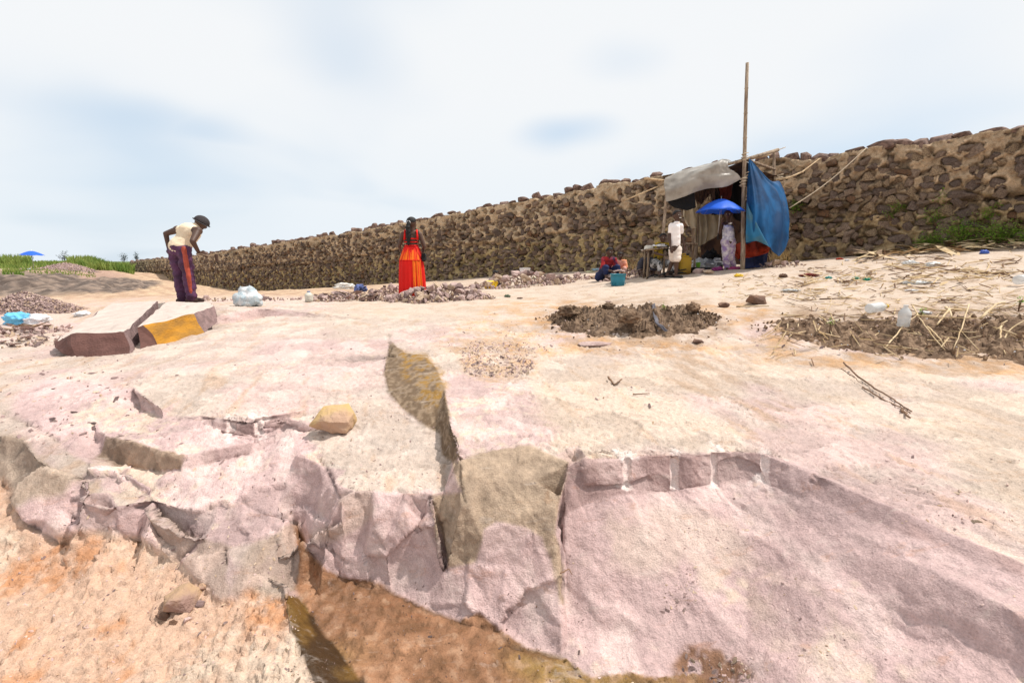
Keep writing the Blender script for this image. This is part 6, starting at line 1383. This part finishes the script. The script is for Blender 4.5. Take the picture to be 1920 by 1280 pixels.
def reed_litter():
    r = random.Random(9); hp = Heap(); hl_ = Heap()
    base = [geo(ringmesh('r', tubegeo([Vector((-.5, 0, 0)), Vector((-.1, .03*q, .02)), Vector((.5, -.02, 0))], [.5, .5, .3], 4))) for q in (-1, 1)]
    leaf_ = [geo(mesh('l', [(-.5, -.5, 0), (-.2, .5, .3), (.2, .5, .1), (.5, 0, 0), (.2, -.4, .35), (-.2, -.5, .2)], [(0, 1, 5), (1, 2, 4, 5), (2, 3, 4)]))]
    def put(px, py, L_, w, flat=False, up=0.0):
        g = G(px, py); 
        if g is None: return
        rot = rrot(r, .35, gn(g.x, g.y)); 
        if flat: hl_.add(leaf_[0], xf(g+UP*(up+.02), rot, (L_, w, w*.6)), 0 if r.random() < .7 else 1)
        else:
            v, f = base[r.randrange(2)]; v = v.copy(); v[:, 1] *= 1; hp.add((np.stack([v[:, 0]*L_, v[:, 1]*w*2 + np.where(np.abs(v[:, 1]) > 0, 0, 0), v[:, 2]*w*2], 1), f), xf(g+UP*(up+.012), rot, (1, 1, 1)), 0 if r.random() < .7 else 1)
    for _ in range(480):
        px = r.uniform(1500, 1920); cy = 528-(px-1500)*.06; py = r.gauss(cy, 15)
        if noisev((px*.02, py*.05, 0), 1, 2) < r.uniform(-.6, .3): continue
        put(px, py, r.uniform(.08, .34), r.uniform(.004, .011), False, r.uniform(0, .03))
    for _ in range(260): put(r.uniform(1470, 1920), r.uniform(535, 600), r.uniform(.05, .25), r.uniform(.003, .007))
    for _ in range(150): put(r.uniform(1440, 1960), r.gauss(640, 18), r.uniform(.06, .25), r.uniform(.003, .006), False, r.uniform(.0, .10))
    for _ in range(120): put(r.uniform(1350, 1520), r.uniform(515, 560), r.uniform(.04, .18), r.uniform(.003, .007))
    for _ in range(130):
        px = r.uniform(1610, 1925); put(px, 487-(px-1600)*.085+r.gauss(0, 4), r.uniform(.3, .8), r.uniform(.05, .11), True, r.uniform(0, .09))
    for _ in range(60): put(r.uniform(1500, 1920), r.uniform(495, 545), r.uniform(.08, .2), r.uniform(.03, .05), True, .0)
    tag(hp.build('straw_litter', [m_reed, m_reed2]), 'dry straw and reed bits strewn on the sand slope', kind='stuff'); tag(hl_.build('dry_leaf_sheaths', [m_reed, m_soil2]), 'drift of dry reed sheaths along the wall foot at right', kind='stuff')
    for k in range(12):
        px = r.uniform(1640, 1915); g = G(px, 483-(px-1600)*.08); L_ = r.uniform(.5, .95)
        o = link('reed_sheath', mesh('reed_sheath', [(-L_/2, -.05, 0), (-L_*.2, .05, .05), (L_*.2, .06, .03), (L_/2, 0, 0), (L_*.2, -.05, .06), (-L_*.2, -.06, .05)], [(0, 1, 5), (1, 2, 4, 5), (2, 3, 4)], True), m_reed); q = o.modifiers.new('s', 'SOLIDIFY'); q.thickness = .006
        o.location = g+UP*r.uniform(.05, .14); o.rotation_euler = (r.uniform(-.3, .3), r.uniform(-.15, .25), r.uniform(-.6, .6)); tag(o, 'long pale curled reed sheath on top of the drift by the wall', 'reed sheath', 'reed sheaths along the wall foot')
reed_litter()
# bottles and rubbish
def bottle(px, py, L_, R, label, rz, mat=m_clear, cap=m_yel, up=0.0, stand=False, name='plastic_bottle'):
    g = G(px, py); t = thing(name, g+UP*up, label, 'bottle'); rot = Matrix.Rotation(rz, 4, 'Z') @ (Matrix.Identity(4) if stand else Matrix.Rotation(math.pi/2-.08, 4, 'Y'))
    o = lathe('bottle_body', [(R*.8, 0), (R, L_*.04), (R*.93, L_*.2), (R, L_*.3), (R*.93, L_*.4), (R, L_*.5), (R, L_*.65), (R*.6, L_*.82), (R*.33, L_*.9), (R*.33, L_*.95)], mat, t, 18)
    c = lathe('cap', [(R*.40, L_*.94), (R*.40, L_*1.0), (R*.38, L_*1.01)], cap, t, 14)
    for q in (o, c): q.data.transform(Matrix.Translation(Vector((0, 0, 0 if stand else R))) @ rot)
    return t
bottle(1625, 606, .24, .05, 'clear plastic bottle with yellow end lying on the soil ridge', .25, up=.10)
bottle(1690, 632, .20, .05, 'clear plastic bottle tilted upright in the dark soil ridge', 1.3, cap=m_clear, up=.10, stand=True)
bottle(1906, 537, .20, .055, 'clear plastic bottle lying at the right picture edge', .3, cap=m_whitep, up=.02)
bottle(580, 565, .19, .075, 'cloudy plastic jug with a blue neck standing by the rubble', 0, M('cloudy jug', (.62, .60, .52), .4, .2, 5, .2, alpha=.9), M('blue cap', (.10, .20, .45), .5, .1), stand=True, name='plastic_jug')
rb = random.Random(21)
lit = [(1385, 519, (.14, .10, .07), m_yel, 'yellow plastic scrap on the sand in front of the tall pole'), (1574, 487, (.16, .08, .05), m_red, 'orange red scrap at the wall foot right of the blue tarp'), (1845, 476, (.16, .09, .09), M('blue scrap', (.06, .12, .45), .5, .2), 'small blue plastic scrap on the sand near the right edge'),
       (1604, 524, (.10, .06, .05), M('green scrap', (.01, .22, .13), .5, .2), 'green plastic scrap at the left of the straw, nearer the shelter'), (1626, 526, (.11, .06, .05), M('green scrap', (.01, .22, .13), .5, .2), 'green plastic scrap in the middle of the straw'), (1553, 523, (.12, .07, .05), M('teal scrap', (.05, .28, .25), .6, .2), 'dull teal rag between dark red hair bundle and straw'),
       (1518, 519, (.32, .14, .07), M('dark red bundle', (.16, .03, .02), .95, .3), 'dark red frayed bundle on the sand slope'), (1468, 520, (.13, .11, .08), m_brownrock, 'dark round lump left of the dark red bundle'), (1705, 497, (.22, .14, .09), m_clear, 'crumpled clear plastic at the upper edge of the straw'), (1750, 499, (.20, .12, .08), m_clear, 'second crumpled clear plastic right along the straw'), (1720, 532, (.30, .14, .05), m_clear, 'wide crumpled clear film in the middle of the straw'),
       (1483, 545, (.22, .16, .03), m_clear, 'flat clear film on the sand left of the straw'), (1710, 545, (.18, .06, .02), m_whitep, 'flat white paper on the sand below the straw'), (1735, 588, (.10, .05, .03), m_whitep, 'white scrap behind the standing bottle'), (1588, 489, (.09, .06, .04), m_whitep, 'small white scrap at the wall foot right of the orange one'),
       (951, 557, (.11, .08, .06), M('olive scrap', (.12, .16, .10), .6, .2), 'olive green scrap on the sand right of the rubble heap'), (975, 560, (.10, .05, .03), m_brownrock, 'dark flat scrap right of the olive one'), (1141, 566, (.10, .04, .02), m_pinkrock, 'flat pale scrap on sand above the soil heap'),
       (656, 560, (.13, .06, .03), M('pink cloth', (.75, .10, .30), .8, .2), 'bright pink rag in front of the white bundle'), (1010, 514, (.36, .16, .09), M('red cloth', (.62, .03, .03), .9, .2), 'red cloth spread on the rubble right of the white bucket'), (1001, 523, (.18, .12, .07), M('pale green cloth', (.55, .60, .42), .9, .2), 'pale green cloth on the rubble below the red cloth'),
       (1122, 503, (.40, .22, .09), M('pale blue bag', (.42, .60, .70), .6, .2), 'pale blue bag on the sand left of the woman in red print'), (1106, 511, (.26, .14, .06), M('pale yellow bag', (.72, .70, .45), .7, .2), 'pale yellow bag left of the teal tub'), (1140, 508, (.42, .25, .20), M('brown sack', (.36, .24, .15), .95, .3), 'brown sack behind the teal tub'),
       (1118, 522, (.34, .16, .09), M('tan sack', (.46, .31, .19), .95, .3), 'tan sack left of the teal tub'), (1170, 523, (.10, .08, .06), m_red, 'little orange red lid by the right side of the teal tub'), (1161, 529, (.05, .04, .03), m_whitep, 'tiny white scrap in front of the teal tub'),
       (648, 549, (.62, .36, .20), M('white sheet bundle', (.80, .77, .72), .9, .1), 'big white sheet bundle on the flat stones left of the woman in red'), (677, 556, (.26, .20, .20), M('blue clothes', (.12, .16, .36), .9, .4, 8, .3, col2=(.03, .035, .08)), 'blue and black clothes beside the white sheet bundle'),
       (155, 592, (.22, .16, .10), m_whitep, 'white stone-like bag on the pit floor left of the slabs'), (1063, 608, (.14, .07, .03), m_pinkrock, 'pale chip at the left end of the soil heap')]
for i, (px, py, s, m_, lb) in enumerate(lit):
    g = G(px, py)
    if px in (648, 677): g = g+UP*.12
    o = lumpy('rag' if ('cloth' in lb or 'rag' in lb or 'bundle' in lb or 'sheet' in lb) else ('sack' if 'sack' in lb or 'bag' in lb else 'scrap'), (0, 0, s[2]*.3), s, m_, None, 100+i, .55, 4, 2.8, rz=rb.uniform(-.4, .4)); o.location = g; tag(o, lb, 'litter' if s[0] < .3 else 'bundle')
# woven bag near the man
m_woven = M('white woven bag', (.66, .65, .65), .8, .15, 9, .6, 50, col2=(.40, .48, .52))
def bag(px, py, w, d_, h, label, mat, seed):
    rings = []; n = 40
    for i in range(17):
        q = i/16; prof = (.90+.18*math.sin(q*5.2)+.05*math.sin(q*16))*(1-.35*max(0, q-.6)/.4)*(1 if q > .04 else .85)
        rings.append([Vector((w/2*prof*math.cos(a)*(1+.22*noisev((math.cos(a)*4, math.sin(a)*2, q*5), 1, seed)), d_/2*prof*math.sin(a)*(1+.12*noisev((math.cos(a)*2, math.sin(a)*2, q*6), 1, seed+3)), h*q+.02*math.sin(a*3+seed)*q+.03*noisev((math.cos(a)*3, math.sin(a)*3, 1), 1, seed)*q+.035*noisev((math.cos(a)*5, math.sin(a)*5, q*9), 1, seed)))  for a in (2*math.pi*j/n for j in range(n))])
    o = link('woven_bag', ringmesh('woven_bag', rings), mat); o.location = G(px, py); return tag(o, label, 'bag')
bag(467, 573, .42, .34, .30, 'white woven plastic bag crumpled on the rock behind the bending man', m_woven, 3)
t = thing('plastic_bag', G(44, 608), 'light blue and white plastic bag on the broken stones at the left edge', 'bag')
o = lumpy('blue_side', (-.06, 0, .08), (.36, .24, .24), M('sky blue plastic', (.16, .52, .78), .5, .2), t, 9, .5, 4, 2.4); o = lumpy('white_side', (.20, .02, .06), (.34, .22, .18), m_whitep, t, 12, .5, 4, 2.4)
# far left bank: goods under the umbrella, grass, low trees
for i, (px, s, m_, lb) in enumerate([(58, (1.1, .6, .5), M('pale bundle', (.45, .48, .55), .9, .3), 'pale bundle of goods under the far blue umbrella'), (70, (.6, .5, .45), m_yel, 'yellow container in the goods under the far umbrella'), (84, (1.2, .6, .5), m_dkc, 'dark bundle right of the far umbrella'), (46, (.9, .6, .4), m_dkc, 'dark bundle left under the far umbrella')]):
    o = lumpy('bundle', (0, 0, s[2]*.3), s, m_, None, 200+i, .5, 3, 2.6); o.location = gD(px, 36.5); tag(o, lb, 'bundle')
m_gr = M('green reeds', (.12, .20, .035), .7, .5, .3, 0, col2=(.25, .30, .07), trans=.3); m_lf = M('leaf green', (.17, .34, .03), .6, .3, 3, 0, col2=(.30, .42, .07), trans=.35); m_dk = M('dark tree', (.025, .05, .02), .8, .4, 2, 0)
def blades(name, zones, mat, label, seed=1):
    r = random.Random(seed); vs = []; fs = []
    for (px0, px1, d0_, d1_, n, h0, h1_, w) in zones:
        for _ in range(n):
            px, d = r.uniform(px0, px1), r.uniform(d0_, d1_); x = (px-960)/FPX*d*math.cos(PITCH); z = gz(x, d); h = r.uniform(h0, h1_); a = r.uniform(0, 3.14); lx, ly = r.gauss(0, .25)*h, r.gauss(0, .25)*h; k = len(vs); c, s = math.cos(a)*w/2, math.sin(a)*w/2
            vs += [(x-c, d-s, z-.05), (x+c, d+s, z-.05), (x+lx*.4+c*.7, d+ly*.4+s*.7, z+h*.6), (x+lx*.4-c*.7, d+ly*.4-s*.7, z+h*.6), (x+lx, d+ly, z+h)]; fs += [(k, k+1, k+2, k+3), (k+3, k+2, k+4)]
    return tag(link(name, mesh(name, vs, fs), mat), label, kind='stuff')
blades('grass', [(-60, 250, 52, 75, 5000, .10, .42, .10), (165, 248, 44, 62, 5000, .25, 1.0, .12), (130, 200, 50, 60, 900, .4, 1.1, .12), (-30, 60, 50, 58, 900, .5, 1.3, .12), (0, 40, 24, 28, 260, .1, .4, .06), (20, 175, 28, 40, 1300, .04, .2, .06), (-60, 170, 40, 52, 1500, .1, .5, .08)], m_gr, 'green grass and reeds on the far left bank', 2)
def bush(name, base, w, h, dpt, n, leaf, mat, label, cat, seed, stems=5):
    r = random.Random(seed); t = thing(name, base, label, cat); vs = []; fs = []; tips = []
    for s in range(stems):
        a = r.uniform(0, 6.28); e = Vector((math.cos(a)*w*.4*r.random(), math.sin(a)*dpt*.4*r.random(), h*r.uniform(.5, .95))); tips.append(e); tube('stem', [Vector((e.x*.1, e.y*.1, -.05)), e*.5+Vector((0, 0, .02)), e], [.012*max(h, .3), .009*max(h, .3), .004*max(h, .3)], m_reed2, t, 5)
    for _ in range(n):
        e = r.choice(tips); p = e*r.uniform(.35, 1.05)+Vector((r.gauss(0, w*.13), r.gauss(0, dpt*.13), r.gauss(0, h*.12))); p.z = max(.01, p.z); a = r.uniform(0, 6.28); tl = r.uniform(-.7, .7); u = Vector((math.cos(a), math.sin(a), tl)).normalized(); v = frame(u)[0]; L_ = leaf*r.uniform(.6, 1.3); k = len(vs)
        vs += [p-u*L_*.5, p+v*L_*.22, p+u*L_*.5, p-v*L_*.22]; fs.append((k, k+1, k+2, k+3))
    tag(link('foliage', mesh('foliage', vs, fs), mat, t), kind='stuff'); return t
for i, (px, w, h, lb) in enumerate(((122, 1.6, 2.0, 'small dark tree on the far horizon behind the gravel cone'), (232, 1.4, 1.8, 'tiny dark tree left of the end of the wall'), (257, 1.0, 2.2, 'tiny slender tree just past the end of the wall'))):
    x = (px-960)/FPX*100*.985; bush('tree', Vector((x, 100, gz(x, 100))), w*1.6, h*1.25, 1.5, 260, .35, m_dk, lb, 'tree', 50+i, 4)
def wall_pt(px, py, out=.1):
    r_ = ray(px, py); best = None
    for s in np.linspace(0, WLEN, 2500):
        w4 = wall_at(s); e = abs(w4[0]/w4[1]-r_.x/r_.y)
        if best is None or e < best[0]: best = (e, s, w4)
    w4 = best[2]; n = wall_frame(best[1])[1]; return D(px, py, w4[1])+n*out
bush('wall_plant', wall_pt(1492, 402), .42, .42, .3, 260, .075, m_lf, 'small bright green plant growing from the wall right of the blue tarp', 'plant', 61)
for i, (px, py, w, h, n, lb) in enumerate([(1735, 462, 1.0, .30, 900, 'low green creeper at the wall foot, leftmost of the big patch'), (1800, 458, 1.4, .50, 1600, 'dense green bush at the wall foot, middle of the big patch'), (1870, 456, 1.2, .42, 1300, 'green bush at the wall foot close to the right edge'), (1930, 452, 1.0, .35, 800, 'green bush cut by the right picture edge'), (1690, 400, .7, .22, 200, 'faint green shoots on the lower wall, left'), (1775, 392, .8, .35, 260, 'green shoots growing out of the lower wall, middle'), (1760, 425, .9, .3, 350, 'green trailing shoots above the big patch'), (1670, 412, .5, .2, 130, 'sparse green shoots on the wall nearest the tarp'), (1860, 420, 1.0, .35, 350, 'yellowish green shoots above the big patch at right')]):
    p = wall_pt(px, py, .28 if py > 440 else .05); 
    if py > 440: p.z = gz(p.x, p.y)
    bush('wall_bush', p, w, h*1.3, .35 if py > 440 else .14, n, .055, m_lf, lb, 'bush', 70+i, 12)
m_dryg = M('dry grass', (.50, .38, .20), .9, .3, 3, 0)
for i, (px, d, h, lb) in enumerate(((1190, 11.8, .55, 'tuft of dry grass at the wall foot behind the rubble left of the shelter'), (1460, 10.6, .35, 'dry grass tuft at the foot of the blue tarp'))):
    r = random.Random(i); b = gD(px, d); vs = []; fs = []
    for _ in range(130):
        a = r.uniform(0, 6.28); e = Vector((math.cos(a)*h*r.uniform(.1, .9), math.sin(a)*h*r.uniform(.1, .5), h*r.uniform(.5, 1.2))); q = frame(e)[0]*.006; s_ = Vector((r.gauss(0, .12), r.gauss(0, .08), 0)); k = len(vs); vs += [s_-q, s_+q, s_+e*.55+q+UP*.03, s_+e*.55-q+UP*.03, s_+e]; fs += [(k, k+1, k+2, k+3), (k+3, k+2, k+4)]
    o = link('grass_tuft', mesh('grass_tuft', vs, fs), m_dryg); o.location = b; tag(o, lb, 'grass tuft')
for i, (px, py) in enumerate(((1244, 598), (1722, 610), (1555, 636), (1908, 590))):
    g = G(px, py)+UP*.08; bush('sprout', g, .10, .12, .08, 30, .03, m_lf, ('tiny green sprout on the soil heap', 'tiny green sprout behind the standing bottle', 'tiny green sprout at the left part of the soil ridge', 'tiny green sprout near the right edge of the ridge')[i], 'sprout', 90+i, 3)
